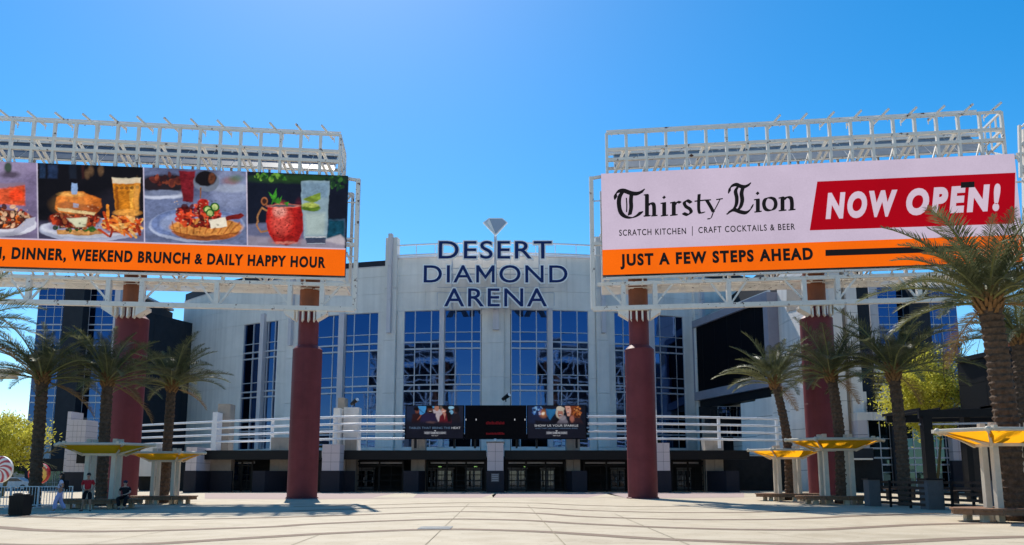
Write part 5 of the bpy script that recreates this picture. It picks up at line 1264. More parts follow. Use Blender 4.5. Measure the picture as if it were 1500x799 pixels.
# patio fence with dark horizontal boards
PFN = thing('patio_fence', 'dark wooden slat patio fence with grey posts at the right', 'fence', (P(1340, 740, 43).x, 43, 0))
M_POSTG = mat('grey_post_stucco', (0.13, 0.12, 0.12), 0.8, var=0.1, scale=5, bump=0.2)
fp = [(1283, 742, 0.62), (1373, 747, 0.78), (1470, 752, 0.6)]
gp_ = [(G(x, y), w) for x, y, w in fp]
for p, w in gp_:
    MB().box(p.x-w/2, p.x+w/2, p.y, p.y+w, 0, 1.42).build('post', M_POSTG, PFN); MB().box(p.x-w/2-0.06, p.x+w/2+0.06, p.y-0.06, p.y+w+0.06, 1.42, 1.50).build('post_cap', M_BLACK, PFN)
for (p, w), (q, w2) in zip(gp_[:-1], gp_[1:]):
    for k in range(5):
        z = 0.22+k*0.27; MB().bar((p.x+w/2, p.y+0.3, z), (q.x-w2/2, q.y+0.3, z), 0.05, 0.13).build('board', M_DWOOD, PFN)
    for f in (0.33, 0.66): r = p.lerp(q, f); MB().box(r.x-0.05, r.x+0.05, r.y+0.33, r.y+0.42, 0, 1.4).build('upright', M_BLACK, PFN)
# lumber-like patio seats behind
for k, (x, y) in enumerate(((1320, 733), (1420, 738))):
    p = G(x, y); t = thing('patio_table', 'dark patio table behind the slat fence, %s' % ('beside the storm palm trunk' if k == 0 else 'below the black restaurant wall'), 'table', (p.x, p.y, 0), 'patio tables')
    t['label'] = 'dark patio table behind the slat fence %s' % ('near the third right palm' if k == 0 else 'nearest the big yellow shelter')
    MB().box(p.x-1, p.x+1, p.y-0.4, p.y+0.4, 0.72, 0.78).build('table_top', M_DWOOD, t)
    for dx in (-0.8, 0.8): MB().box(p.x+dx-0.05, p.x+dx+0.05, p.y-0.3, p.y+0.3, 0, 0.72).build('leg', M_BLACK, t)
# edge of the next billboard frame at the far right
NB = thing('frame_tower', 'white steel lattice corner of another billboard at the right edge', 'steel frame', P(1498, 300, 40))
def nbar(x0, y0, x1, y1, w=0.14, Ya=40, Yb=40): MB().bar(P(x0, y0, Ya), P(x1, y1, Yb), w).build('frame_bar', M_WHITE, NB)
nbar(1493, 184, 1495, 260); nbar(1500, 190, 1503, 430, .2); nbar(1510, 150, 1514, 430, .2, 42, 42); nbar(1489, 226, 1512, 224, .12); nbar(1494, 214, 1512, 196, .12); nbar(1496, 252, 1514, 240, .12); nbar(1490, 230, 1501, 252, .1); nbar(1488, 267, 1512, 264, .07); nbar(1501, 200, 1512, 232, .1, 40, 42); nbar(1497, 186, 1512, 170, .1); nbar(1503, 300, 1514, 345, .1)
nbar(1500, 345, 1514, 350, .25); nbar(1498, 340, 1514, 348, .2)
# roof eave poking in on the far left
EV = thing('roof_eave', 'pale stepped roof eave of a building beyond the left edge', 'roof', P(-20, 545, 60))
for k in range(3):
    p = P(20-k*3.5, 540+k*4.5, 60); MB().box(P(-120, 545, 60).x, p.x, 60, 61.2, zat(544+k*4.5, 60), zat(540+k*4.5, 60)-0.002).build('eave_step', M_BEIGE, EV)
wall_seg(EV, xy(-160, 600, 62), xy(-75, 600, 62), 0, zat(552, 62), M_TAN, 5, 4, 3)

# ================================================================== palms
def frond_mesh(seed, el, droop, L=4.0, nleaf=70):
    r = random.Random(seed); mb = MB(); mb.use(M_FROND)
    pts = []; p = Vector((0, 0, 0)); a = el; n = 12
    for i in range(n+1):
        pts.append(p.copy()); t = i/n
        a2 = a-droop*(t**1.5); p = p+Vector((math.cos(a2), 0.02*math.sin(i*seed), math.sin(a2)))*L/n
    def at(t):
        f = t*n; i = min(int(f), n-1); return pts[i].lerp(pts[i+1], f-i), (pts[i+1]-pts[i]).normalized()
    mb.use(M_RACH); mb.tube(pts, [0.045*(1-0.85*i/n)+0.006 for i in range(n+1)], 4, False); mb.use(M_FROND)
    side = Vector((0, 1, 0)); tw = r.uniform(-0.4, 0.4)
    for k in range(nleaf):
        t = 0.16+0.84*k/(nleaf-1); c, d = at(t)
        ll = (0.16+0.54*math.sin(math.pi*min(1, (t-0.1)/0.9)**0.75))*r.uniform(0.8, 1.15)*(L/3.5)
        up = side.cross(d).normalized()*-1
        for s in (-1, 1):
            sp_ = 0.42+0.5*(1-t)+r.uniform(-0.15, 0.15)
            v = (side*s*math.sin(sp_+0.35)+d*math.cos(sp_)+up*(0.30+0.2*r.uniform(-1, 1)+s*tw*0.3)).normalized()
            tip = c+v*ll+Vector((0, 0, -0.12*ll*r.uniform(0.2, 1.6))); w = d*0.021
            m = c+v*ll*0.5+Vector((0, 0, 0.03*ll))
            mb.add([c-w*0.6, c+w*0.6, m+w, tip, m-w], [(0, 1, 2, 4), (4, 2, 3)])
    me_o = mb.build('palm_frond'); me = me_o.data; bpy.data.objects.remove(me_o); return me
FR = [frond_mesh(1, 1.25, 0.8), frond_mesh(2, 1.0, 1.0), frond_mesh(3, 0.75, 1.15), frond_mesh(4, 0.45, 1.05), frond_mesh(5, 0.15, 1.0), frond_mesh(6, -0.25, 0.75), frond_mesh(7, 0.9, 0.7), frond_mesh(8, 0.55, 0.8)]
FRD = FR[5].copy(); FRD.name = 'dry_frond'; FRD.materials.clear(); FRD.materials.append(mat('dry_frond', (0.26, 0.17, 0.08), 0.8, var=0.3)); FRD.materials.append(FRD.materials[0])
def palm(base, top, r0, r1, label, size=1.0, nf=38, seed=1, bend=0.0, group='date palms growing through the plaza'):
    b = Vector(base); t_ = Vector(top); rr = random.Random(seed)
    T = thing('palm_tree', label, 'palm tree', (b.x, b.y, 0), group)
    H = t_.z; nseg = int(H/0.085); n = 18; vs = []; fs = []
    for i in range(nseg+1):
        f = i/nseg; c = b.lerp(t_, f); c.x += math.sin(f*math.pi)*bend
        rad = (r0+(r1-r0)*min(1, f*1.1))*(1.15 if f < 0.03 else 1)
        saw = (i % 3)/3.0
        for k in range(n):
            th = 2*math.pi*(k+0.5*((i//3) % 2))/n
            rk = rad*(1+0.17*saw+0.13*mnoise.noise(Vector((k*1.7, i*0.6, seed)))+0.05*mnoise.noise(Vector((k*0.4, i*0.05, seed)))+(0.13 if (k+(i//3)) % 3 == 0 else 0)*saw)
            vs.append((c.x+rk*math.cos(th), c.y+rk*math.sin(th), H*f))
    for i in range(nseg):
        for k in range(n): fs.append((i*n+k, i*n+(k+1) % n, (i+1)*n+(k+1) % n, (i+1)*n+k))
    fs.append(tuple(range(nseg*n, (nseg+1)*n)))
    MB().add(vs, fs).build('trunk', M_BARK, T)
    # boots: old leaf bases at the crown
    mb = MB()
    for i in range(60):
        th = i*2.399; h = H-0.75*size+i*0.0135*size; r_ = r1*(0.98+0.2*i/60)
        c = Vector((t_.x+r_*math.cos(th), t_.y+r_*math.sin(th), h)); o = Vector((math.cos(th), math.sin(th), 1.6)).normalized()*0.34*size; s_ = Vector((-math.sin(th), math.cos(th), 0))*0.075*size
        q = Vector((math.cos(th), math.sin(th), 0))*0.05
        mb.add([c-s_, c+s_, c+o+s_*0.5, c+o-s_*0.5, c-s_-q, c+s_-q, c+o*0.9+s_*0.5-q, c+o*0.9-s_*0.5-q], [(0, 1, 2, 3), (7, 6, 5, 4), (0, 4, 5, 1), (1, 5, 6, 2), (2, 6, 7, 3), (3, 7, 4, 0)])
    tag(mb.build('leaf_bases', M_BOOT, T), kind='stuff')
    for i in range(nf):
        f = i/nf; th = i*2.39996+rr.uniform(-0.25, 0.25)
        if f < 0.14: me = FR[0]
        elif f < 0.28: me = FR[6] if i % 2 else FR[1]
        elif f < 0.46: me = FR[1] if i % 2 else FR[2]
        elif f < 0.64: me = FR[7] if i % 2 else FR[2]
        elif f < 0.84: me = FR[3]
        elif f < 0.95: me = FR[4]
        elif i >= nf-2: me = FRD
        else: me = FR[5]
        s = size*rr.uniform(0.72, 1.12)*(0.85 if f < 0.1 else 1)
        meshobj('palm_frond', me, T, (t_.x-b.x+0.12*math.cos(th), t_.y-b.y+0.12*math.sin(th), H-0.1-0.25*f), (rr.uniform(-0.25, 0.25), rr.uniform(-0.14, 0.12), th), (s, s, s))
    return T
def palm_px(bx, by, tx, ty, r0, r1, label, size, seed, nf=38, dY=0.0, bend=0.0):
    r0 *= 0.72; r1 *= 0.74; p = G(bx, by); q = P(tx, ty, p.y+dY); palm((p.x, p.y, 0), q, r0, r1, label, size, nf, seed, bend)
palm_px(49, 743, 63, 548, 0.40, 0.36, 'leftmost date palm, behind the black litter bin and white barrier', 0.9, 11)
palm_px(147, 741, 158, 552, 0.40, 0.36, 'date palm rising through the left yellow shelter in front of the maroon column', 0.9, 12)
palm_px(239, 737, 252, 560, 0.38, 0.34, 'date palm right of the outer left maroon column, in the second shelter', 0.95, 13)
palm_px(1157, 733, 1134, 556, 0.42, 0.34, 'leaning date palm in front of the big dark video screen', 0.98, 14, bend=0.35)
palm_px(1233, 738, 1217, 545, 0.44, 0.36, 'date palm just right of the sunlit maroon column', 0.95, 15, bend=0.2)
palm_px(1326, 741, 1308, 540, 0.44, 0.38, 'date palm standing behind the patio fence before the yellow green tree', 1.1, 16, bend=0.1)
palm_px(1486, 763, 1447, 432, 0.54, 0.48, 'tallest date palm, nearest on the right, overlapping the red NOW OPEN banner', 1.08, 17, 54, bend=0.12)
palm_px(1513, 748, 1492, 488, 0.48, 0.42, 'date palm half hidden behind the tallest palm at the right edge', 1.0, 18)
palm_px(-52, 748, -60, 478, 0.42, 0.36, 'date palm beyond the left edge with fronds reaching into view', 1.0, 19)

# ================================================================== leafy trees
def leafy_tree(label, base, H, crown, n, m, seed, leaf=0.16, group='trees beyond the plaza', lay=1.0):
    g = np.random.default_rng(seed); b = Vector(base); T = thing('leafy_tree', label, 'tree', (b.x, b.y, 0), group)
    mb = MB(); ends = []
    def grow(p, d, L, r, lev):
        q = p+d*L; mb.tube([p, p.lerp(q, 0.5)+Vector(g.normal(0, 0.05*L, 3)), q], [r, r*0.8, r*0.6], 6, False)
        if lev == 0: ends.append(q); return
        for k in range(3 if lev > 1 else 4):
            e = (d+Vector(g.normal(0, 0.55, 3))+Vector((0, 0, 0.15))).normalized(); grow(q, e, L*g.uniform(0.6, 0.85), r*0.55, lev-1)
    th = H-crown[2]*1.5
    for k in range(2): grow(b+Vector((0.1*k, 0, 0)), Vector((g.normal(0, 0.15), g.normal(0, 0.15), 1)).normalized(), th*0.8, 0.16, 3)
    mb.build('trunk', M_BRANCH, T)
    # clumps inside an uneven crown
    C = np.array((b.x, b.y, H-crown[2])); K = 75
    u = g.normal(0, 1, (K, 3)); u /= np.linalg.norm(u, axis=1)[:, None]; rad = g.uniform(0.35, 1.0, K)[:, None]**0.6
    cc = C+u*rad*np.array(crown)*g.uniform(0.75, 1.1, (K, 1)); cr = g.uniform(0.16, 0.34, K)*crown[2]
    idx = g.integers(0, K, n); off = g.normal(0, 1, (n, 3))*cr[idx][:, None]*np.array((1.15, 1.15, 0.75))*0.62
    c = cc[idx]+off; a = g.normal(0, 1, (n, 3)); a /= np.linalg.norm(a, axis=1)[:, None]; w = g.normal(0, 1, (n, 3)); w -= a*(a*w).sum(1)[:, None]; w /= np.linalg.norm(w, axis=1)[:, None]
    s = leaf*g.uniform(0.6, 1.4, n)[:, None]
    v = np.stack([c-a*s, c+w*s*0.4, c+a*s, c-w*s*0.4], 1).reshape(-1, 3)-np.array((b.x, b.y, 0))
    f = np.arange(4*n).reshape(-1, 4); me = bpy.data.meshes.new('crown'); me.vertices.add(4*n); me.vertices.foreach_set('co', v.ravel().astype(np.float32))
    me.loops.add(4*n); me.loops.foreach_set('vertex_index', f.ravel().astype(np.int32)); me.polygons.add(n); me.polygons.foreach_set('loop_start', (np.arange(n)*4).astype(np.int32)); me.update(calc_edges=True)
    me.materials.append(m); o = bpy.data.objects.new('crown', me); COL.objects.link(o); o.parent = T
    return T
q = P(1368, 700, 66); leafy_tree('yellow green feathery tree in front of the right glass tower', (q.x, q.y, 0), zat(517, 66), (3.7, 2.8, 3.7), 22000, M_LEAFY, 31, 0.13)
q = P(4, 700, 62); leafy_tree('yellow green feathery tree above the striped peppermint disc on the left', (q.x, q.y, 0), zat(606, 62), (2.8, 2.6, 2.3), 11000, M_LEAFY, 32, 0.12)
q = P(-45, 700, 70); leafy_tree('larger yellow green tree just beyond the left edge', (q.x, q.y, 0), zat(590, 70), (3.6, 3, 3.2), 9000, M_LEAFY, 33, 0.14)
for k, (x, Y, H, lab) in enumerate(((22, 190, 8, 'dark green tree far behind the parked cars on the left'), (40, 150, 6, 'small green tree between parked cars and the glass tower'), (-8, 230, 10, 'distant dark green tree at the left edge of the car park'))):
    q = P(x, 690, Y); leafy_tree(lab, (q.x, q.y, 0), H, (4.2, 3.5, H*0.34), 6000, M_LEAFD, 40+k, 0.3)
# two dark blocks across the plaza behind the viewer, seen only in the arena's windows
for x0, x1, y, h, lab in ((35, 120, -75, 46, 'dark hotel block across the plaza, reflected in the right windows'),):
    o = thing('opposite_building', lab, 'building', (x0, y, 0)); MB().box(x0, x1, y-20, y, 0, h).build('wall', M_DARKCLAD, o)
    for i in range(8):
        for j in range(int(h/5)): MB().box(x0+2+i*(x1-x0-4)/8, x0+2+(i+0.7)*(x1-x0-4)/8, y, y+0.05, 2+j*5, 4.5+j*5).build('window', M_GLASSD, o)
# ================================================================== shade shelters
def make_shelter(loc, rot, sc, label, seed=0):
    T = thing('shade_shelter', label, 'shelter', loc, 'yellow fabric shade shelters'); T.rotation_euler = (0, 0, rot); T.scale = (sc, sc, sc)
    def B(name, mb, m, smooth=False, par=None):
        o = mb.build(name, m, None, smooth); o.parent = par or T; return o
    ztop = 3.55; zin = 3.0
    posts = [(-0.72, -0.34), (0.72, -0.34), (0.72, 0.34), (-0.72, 0.34)]
    ring = [(-2.75, 0.0), (-1.7, -1.55), (1.7, -1.55), (2.75, 0.0), (1.7, 1.55), (-1.7, 1.55)]
    for x, y in posts:
        s = 1 if x > 0 else -1
        for dx in (0.0,):
            B('post', MB().hexa([(x+dx-0.12, y-0.11, 0), (x+dx+0.12, y-0.11, 0), (x+dx+0.12, y+0.11, 0), (x+dx-0.12, y+0.11, 0),
                                 (x+dx-0.11, y-0.10, 3.88), (x+dx+0.11, y-0.10, 3.88), (x+dx+0.11, y+0.10, 3.88), (x+dx-0.11, y+0.10, 3.88)]), M_BEIGE)
    inner = [(-0.92, -0.52), (0.92, -0.52), (0.92, 0.52), (-0.92, 0.52)]
    def rim(i): x, y = ring[i % 6]; return Vector((x, y, ztop))
    for i in range(6):
        B('rim_tube', MB().tube([rim(i), rim(i+1)], 0.075, 8), M_BEIGE, True); B('rim_joint', MB().ball(tuple(rim(i)), 0.12, 8, 6), M_BEIGE, True)
    ins = [Vector((x, y, zin)) for x, y in inner]
    for a, b in ((0, 1), (1, 2), (3, 4), (4, 5)):
        pass
    spokes = [(0, 1), (1, 2), (2, 4), (3, 5), (0, 0), (1, 3), (2, 3), (3, 0)]
    for i, j in spokes:
        p, q = ins[i], rim(j); mid = p.lerp(q, 0.55)+Vector((0, 0, 0.10))
        B('arm', MB().bar(p+Vector((0, 0, -0.02)), mid, 0.10, 0.17), M_BEIGE); B('arm', MB().bar(mid, q, 0.09, 0.13), M_BEIGE)
    for i in range(4): B('collar_beam', MB().bar(ins[i], ins[(i+1) % 4], 0.10, 0.14), M_BEIGE)
    for (i, s) in ((1, 0.25), (2, -0.25), (4, 0.25), (5, -0.25)):
        p = rim(i); B('rim_bracket', MB().box(p.x+s-0.07, p.x+s+0.07, p.y-0.1, p.y+0.1, ztop, ztop+0.15), M_BEIGE)
    # fabric: sagging panels between collar and rim
    quads = [(ins[0], ins[1], rim(2), rim(1)), (ins[2], ins[3], rim(5), rim(4)), (ins[1], ins[2], rim(3), rim(3)), (ins[3], ins[0], rim(0), rim(0)), (ins[1], rim(3), rim(2), rim(2)), (ins[2], rim(4), rim(3), rim(3)), (ins[0], rim(1), rim(0), rim(0)), (ins[3], rim(0), rim(5), rim(5))]
    for a, b, c, d in quads:
        n = 7; vs = []; fs = []
        for i in range(n+1):
            for j in range(n+1):
                u, v = i/n, j/n; p = (a.lerp(b, u)).lerp(d.lerp(c, u), v); p.z += 0.04-0.14*math.sin(math.pi*u)*math.sin(math.pi*v) if False else 0.035-0.06*math.sin(math.pi*v)
                vs.append(p)
        for i in range(n):
            for j in range(n): k = i*(n+1)+j; fs.append((k, k+1, k+n+2, k+n+1))
        B('fabric_panel', MB().add(vs, fs), M_YELLOW, True)
    return T
def make_bench(loc, rot, sc, label, r_in=0.95, rx=2.35, ry=1.45):
    T = thing('tree_bench', label, 'bench', loc, 'oval wooden benches around the palms'); T.rotation_euler = (0, 0, rot); T.scale = (sc, sc, 1)
    N = 36
    for k in range(N):
        t0 = 2*math.pi*k/N+0.006; t1 = 2*math.pi*(k+1)/N-0.006
        q = [(r_in*math.cos(t0), r_in*0.75*math.sin(t0)), (r_in*math.cos(t1), r_in*0.75*math.sin(t1)), (rx*math.cos(t1), ry*math.sin(t1)), (rx*math.cos(t0), ry*math.sin(t0))]
        o = MB().hexa([(x, y, 0.42) for x, y in q]+[(x, y, 0.48) for x, y in q]).build('seat_plank', M_WOOD); o.parent = T
    for k in range(N//3):
        t0 = 2*math.pi*k/(N//3)+0.01; t1 = 2*math.pi*(k+1)/(N//3)-0.01
        o = MB().hexa([((rx-d)*math.cos(t), (ry-d)*math.sin(t), z) for z in (0.26, 0.415) for t, d in ((t0, 0.03), (t1, 0.03), (t1, 0.09), (t0, 0.09))]).build('apron_board', M_WOOD); o.parent = T
    for k in range(6):
        t = 2*math.pi*(k+0.5)/6; x, y = 0.72*rx*math.cos(t), 0.72*ry*math.sin(t)
        o = MB().box(x-0.12, x+0.12, y-0.12, y+0.12, 0, 0.415).build('leg', M_BEIGE); o.parent = T
    return T
SH = [((147, 745), 0.04, 1.0, 652, 'left yellow shelter with the two waiting people, in front of the maroon column', 'wooden oval bench the person in black sits on'),
      ((240, 738.5), -0.05, 1.0, 664, 'smaller looking yellow shelter second from the left, around a palm', 'wooden oval bench around the palm second from the left'),
      ((1155, 733.8), 0.05, 1.0, 660, 'yellow shelter left of the sunlit maroon column on the right', 'wooden oval bench around the leaning palm'),
      ((1228, 738.5), 0.0, 1.0, 645, 'yellow shelter in front of the sunlit maroon column', 'wooden oval bench in front of the sunlit maroon column'),
      ((1484, 764), 0.02, 1.0, 632, 'nearest yellow shelter, around the tallest palm at the right edge', 'nearest wooden oval bench, under the tallest palm')]
for (x, y), rot, sc, yt, lab, lab2 in SH:
    p = G(x, y); zt = zat(yt, p.y); s = max(0.8, min(1.3, zt/3.55)); print('shelter', x, round(p.y, 1), round(zt, 2))
    make_shelter((p.x, p.y, 0), rot, s, lab); make_bench((p.x, p.y, 0), rot, s, lab2)

# ================================================================== litter bin, barrier, sweets, cars
p = G(28.5, 755.5)
T = thing('litter_bin', 'black square litter bin standing in the shade at the far left', 'bin', (p.x, p.y, 0))
w = 0.29; m = MB(); m.hexa([(p.x-w, p.y-w, 0.05), (p.x+w, p.y-w, 0.05), (p.x+w, p.y+w, 0.05), (p.x-w, p.y+w, 0.05), (p.x-w*1.05, p.y-w*1.05, 0.82), (p.x+w*1.05, p.y-w*1.05, 0.82), (p.x+w*1.05, p.y+w*1.05, 0.82), (p.x-w*1.05, p.y+w*1.05, 0.82)]); m.build('body', M_BLACK, T)
for k in range(9): x = p.x-w+0.05+k*(2*w-0.1)/8; MB().box(x-0.018, x+0.018, p.y-w*1.07, p.y-w*1.02, 0.1, 0.78).build('slat', M_BLACK, T)
MB().lathe((p.x, p.y, 0.82), [(0.31, 0), (0.31, 0.06), (0.22, 0.10), (0.18, 0.10)], 20).build('lid', M_BLACK, T)
MB().box(p.x-w*0.9, p.x+w*0.9, p.y-w*0.9, p.y+w*0.9, 0, 0.05).build('foot', M_BLACK, T)
def barrier(x0, x1, yb, label):
    a = G(x0, yb); b = G(x1, yb); L = b.x-a.x
    T = thing('crowd_barrier', label, 'barrier', (a.x, a.y, 0), 'white steel crowd barriers')
    for z in (0.15, 1.08): MB().bar((a.x, a.y, z), (b.x, a.y, z), 0.045).build('rail', M_WHITE2, T)
    for x in (a.x, b.x): MB().bar((x, a.y, 0.05), (x, a.y, 1.1), 0.05).build('end_post', M_WHITE2, T); MB().bar((x, a.y-0.3, 0.03), (x, a.y+0.3, 0.03), 0.06).build('foot', M_WHITE2, T)
    n = max(2, int(L/0.14))
    for k in range(1, n): MB().bar((a.x+L*k/n, a.y, 0.15), (a.x+L*k/n, a.y, 1.08), 0.022).build('bar', M_WHITE2, T)
barrier(-14, 13, 745.5, 'white crowd barrier cut by the left edge of the picture'); barrier(14.5, 54, 744.5, 'white crowd barrier behind the black litter bin'); barrier(55, 104, 744, 'white crowd barrier behind the person in lilac trousers')
# striped peppermint disc and round lollipop
def lin_attr_disc(name, c, r, fn, par, depth=0.18):
    n = 96; rings = 14; vs = [(c.x, c.y-depth/2-0.06, c.z)]; fs = []; cols = [fn(0, 0)]
    for i in range(1, rings+1):
        for k in range(n):
            t = 2*math.pi*k/n; q = i/rings; vs.append((c.x+r*q*math.cos(t), c.y-depth/2-0.06*math.sqrt(max(0, 1-q*q)), c.z+r*q*math.sin(t))); cols.append(fn(q, t))
    for k in range(n): fs.append((0, 1+k, 1+(k+1) % n))
    for i in range(rings-1):
        for k in range(n): a = 1+i*n; fs.append((a+k, a+n+k, a+n+(k+1) % n, a+(k+1) % n))
    off = par.location
    me = bpy.data.meshes.new(name); me.from_pydata([tuple(Vector(v)-off) for v in vs], [], fs); me.update()
    ca = me.color_attributes.new('print', 'FLOAT_COLOR', 'POINT'); ca.data.foreach_set('color', np.array([(*x, 1) for x in cols], dtype=np.float32).ravel())
    me.materials.append(M_SWEET); o = bpy.data.objects.new(name, me); COL.objects.link(o); o.parent = par
    return o
M_SWEET = bpy.data.materials.new('glossy_painted_sweet'); t_, b_ = nodes(M_SWEET); at_ = t_.nodes.new('ShaderNodeAttribute'); at_.attribute_name = 'print'; t_.links.new(at_.outputs['Color'], b_.inputs['Base Color']); b_.inputs['Roughness'].default_value = 0.3
c = P(-1, 688, 50); r = 19.5/1100*50
T = thing('peppermint_decoration', 'red and white swirled peppermint disc decoration at the left edge', 'decoration', (c.x, c.y, 0))
def swirl(q, t):
    s = math.sin(10*(t+1.1*q)); k = 1/(1+math.exp(-s*9)); w = (0.80, 0.80, 0.80); rd = (0.50, 0.012, 0.03)
    return tuple(w[i]*k+rd[i]*(1-k) for i in range(3))
lin_attr_disc('sweet_face', c, r, swirl, T); MB().tube([c+Vector((0, -0.09, 0)), c+Vector((0, 0.1, 0))], r, 48).build('sweet_body', M_SIGNW, T); MB().tube([(c.x, c.y+0.05, 0), (c.x, c.y+0.05, c.z-r*0.9)], 0.06, 8).build('stick', M_WHITE2, T)
c = P(57.5, 694, 52); r = 15/1100*52
T = thing('lollipop_decoration', 'round red and yellow lollipop decoration half hidden by the leftmost palm', 'decoration', (c.x, c.y, 0))
def loll(q, t):
    if q > 0.86: return (0.42, 0.012, 0.016) if math.sin(t) < 0.55 else (0.80, 0.72, 0.5)
    s = math.sin(2*t+12*q); return (0.72, 0.42, 0.06) if s > -0.55 else (0.45, 0.05, 0.02)
lin_attr_disc('sweet_face', c, r, loll, T, 0.22); MB().tube([c+Vector((0, -0.11, 0)), c+Vector((0, 0.12, 0))], r, 48).build('sweet_body', mat('red_sweet', (0.42, 0.015, 0.02), 0.3), T); MB().tube([(c.x, c.y+0.05, 0), (c.x, c.y+0.05, c.z-r*0.9)], 0.06, 8).build('stick', M_WHITE2, T)
def car(x, y, Y, m, label, rot=0.0):
    c = P(x, y, Y); T = thing('parked_car', label, 'car', (c.x, Y, 0), 'cars parked on the far left'); T.rotation_euler = (0, 0, rot)
    prof = [(-2.2, 0.35), (-2.25, 0.75), (-2.1, 0.92), (-1.25, 1.0), (-0.6, 1.42), (0.75, 1.45), (1.5, 1.05), (2.15, 0.95), (2.25, 0.6), (2.2, 0.35)]
    mb = MB(); mb.prism(prof, -0.88, 0.88, lambda u, v, d: (u, d, v)); o = mb.build('body', m); o.parent = T
    gl = [(-1.1, 1.02), (-0.58, 1.36), (0.72, 1.39), (1.3, 1.05)]
    for s in (-1, 1):
        o = MB().prism(gl, s*0.885-0.005, s*0.885+0.005, lambda u, v, d: (u, d, v)).build('side_window', M_GLASSD); o.parent = T
        for ax in (-1.35, 1.35):
            o = MB().tube([(ax, s*0.72, 0.33), (ax, s*0.92, 0.33)], 0.33, 16).build('wheel', M_BLACK); o.parent = T
            h = MB().tube([(ax, s*0.90, 0.33), (ax, s*0.93, 0.33)], 0.2, 10).build('rim', M_MULL); h.parent = o
        o = MB().box(-2.27, -2.2, s*0.6-0.18, s*0.6+0.18, 0.6, 0.75).build('headlight', M_SIGNW); o.parent = T
car(20, 700, 88, mat('white_car_paint', (0.75, 0.75, 0.77), 0.25), 'white parked car beyond the barrier, nearest the peppermint disc', 0.2)
car(31, 698, 108, mat('silver_car_paint', (0.45, 0.47, 0.5), 0.25, metal=0.5), 'silver parked car behind the white one', 0.1)
car(10, 698, 120, mat('dark_car_paint', (0.03, 0.035, 0.05), 0.25), 'dark parked car farthest back on the left', 0.0)
q = P(10, 690, 260); FB = thing('far_building', 'low pale building far behind the parked cars', 'building', (q.x, q.y, 0)); wall_seg(FB, (q.x-60, 260), (q.x+45, 260), 0, 6, M_TAN, 12, 6, 2)
RD_ = MB().box(-170, P(60, 700, 84).x, 84, 130, 0.002, 0.006); tag(RD_.build('car_park', mat('asphalt', (0.09, 0.09, 0.09), 0.9, var=0.2)), kind='structure')

# ================================================================== people
SKIN = mat('skin', (0.40, 0.22, 0.15), 0.6, var=0.05); SKIN2 = mat('light_skin', (0.52, 0.32, 0.24), 0.6, var=0.05)
HAIR = mat('dark_hair', (0.015, 0.012, 0.012), 0.5); 
def skinned(name, verts, edges, radii, m, par, sub=2, root=0):
    me = bpy.data.meshes.new(name); me.from_pydata([tuple(v) for v in verts], edges, []); o = bpy.data.objects.new(name, me); COL.objects.link(o)
    md = o.modifiers.new('skin', 'SKIN'); md.use_smooth_shade = True; md.branch_smoothing = 0.6
    o.modifiers.new('sub', 'SUBSURF').levels = sub
    for i, r in enumerate(radii):
        sv = me.skin_vertices[0].data[i]; sv.radius = r if hasattr(r, '__len__') else (r, r); sv.use_root = (i == root)
    bpy.context.view_layer.update()
    nm = bpy.data.meshes.new_from_object(o.evaluated_get(bpy.context.evaluated_depsgraph_get()))
    bpy.data.objects.remove(o); nm.materials.clear(); nm.materials.append(m); q = bpy.data.objects.new(name, nm); COL.objects.link(q); q.parent = par
    return q
def chain(J, names): return names
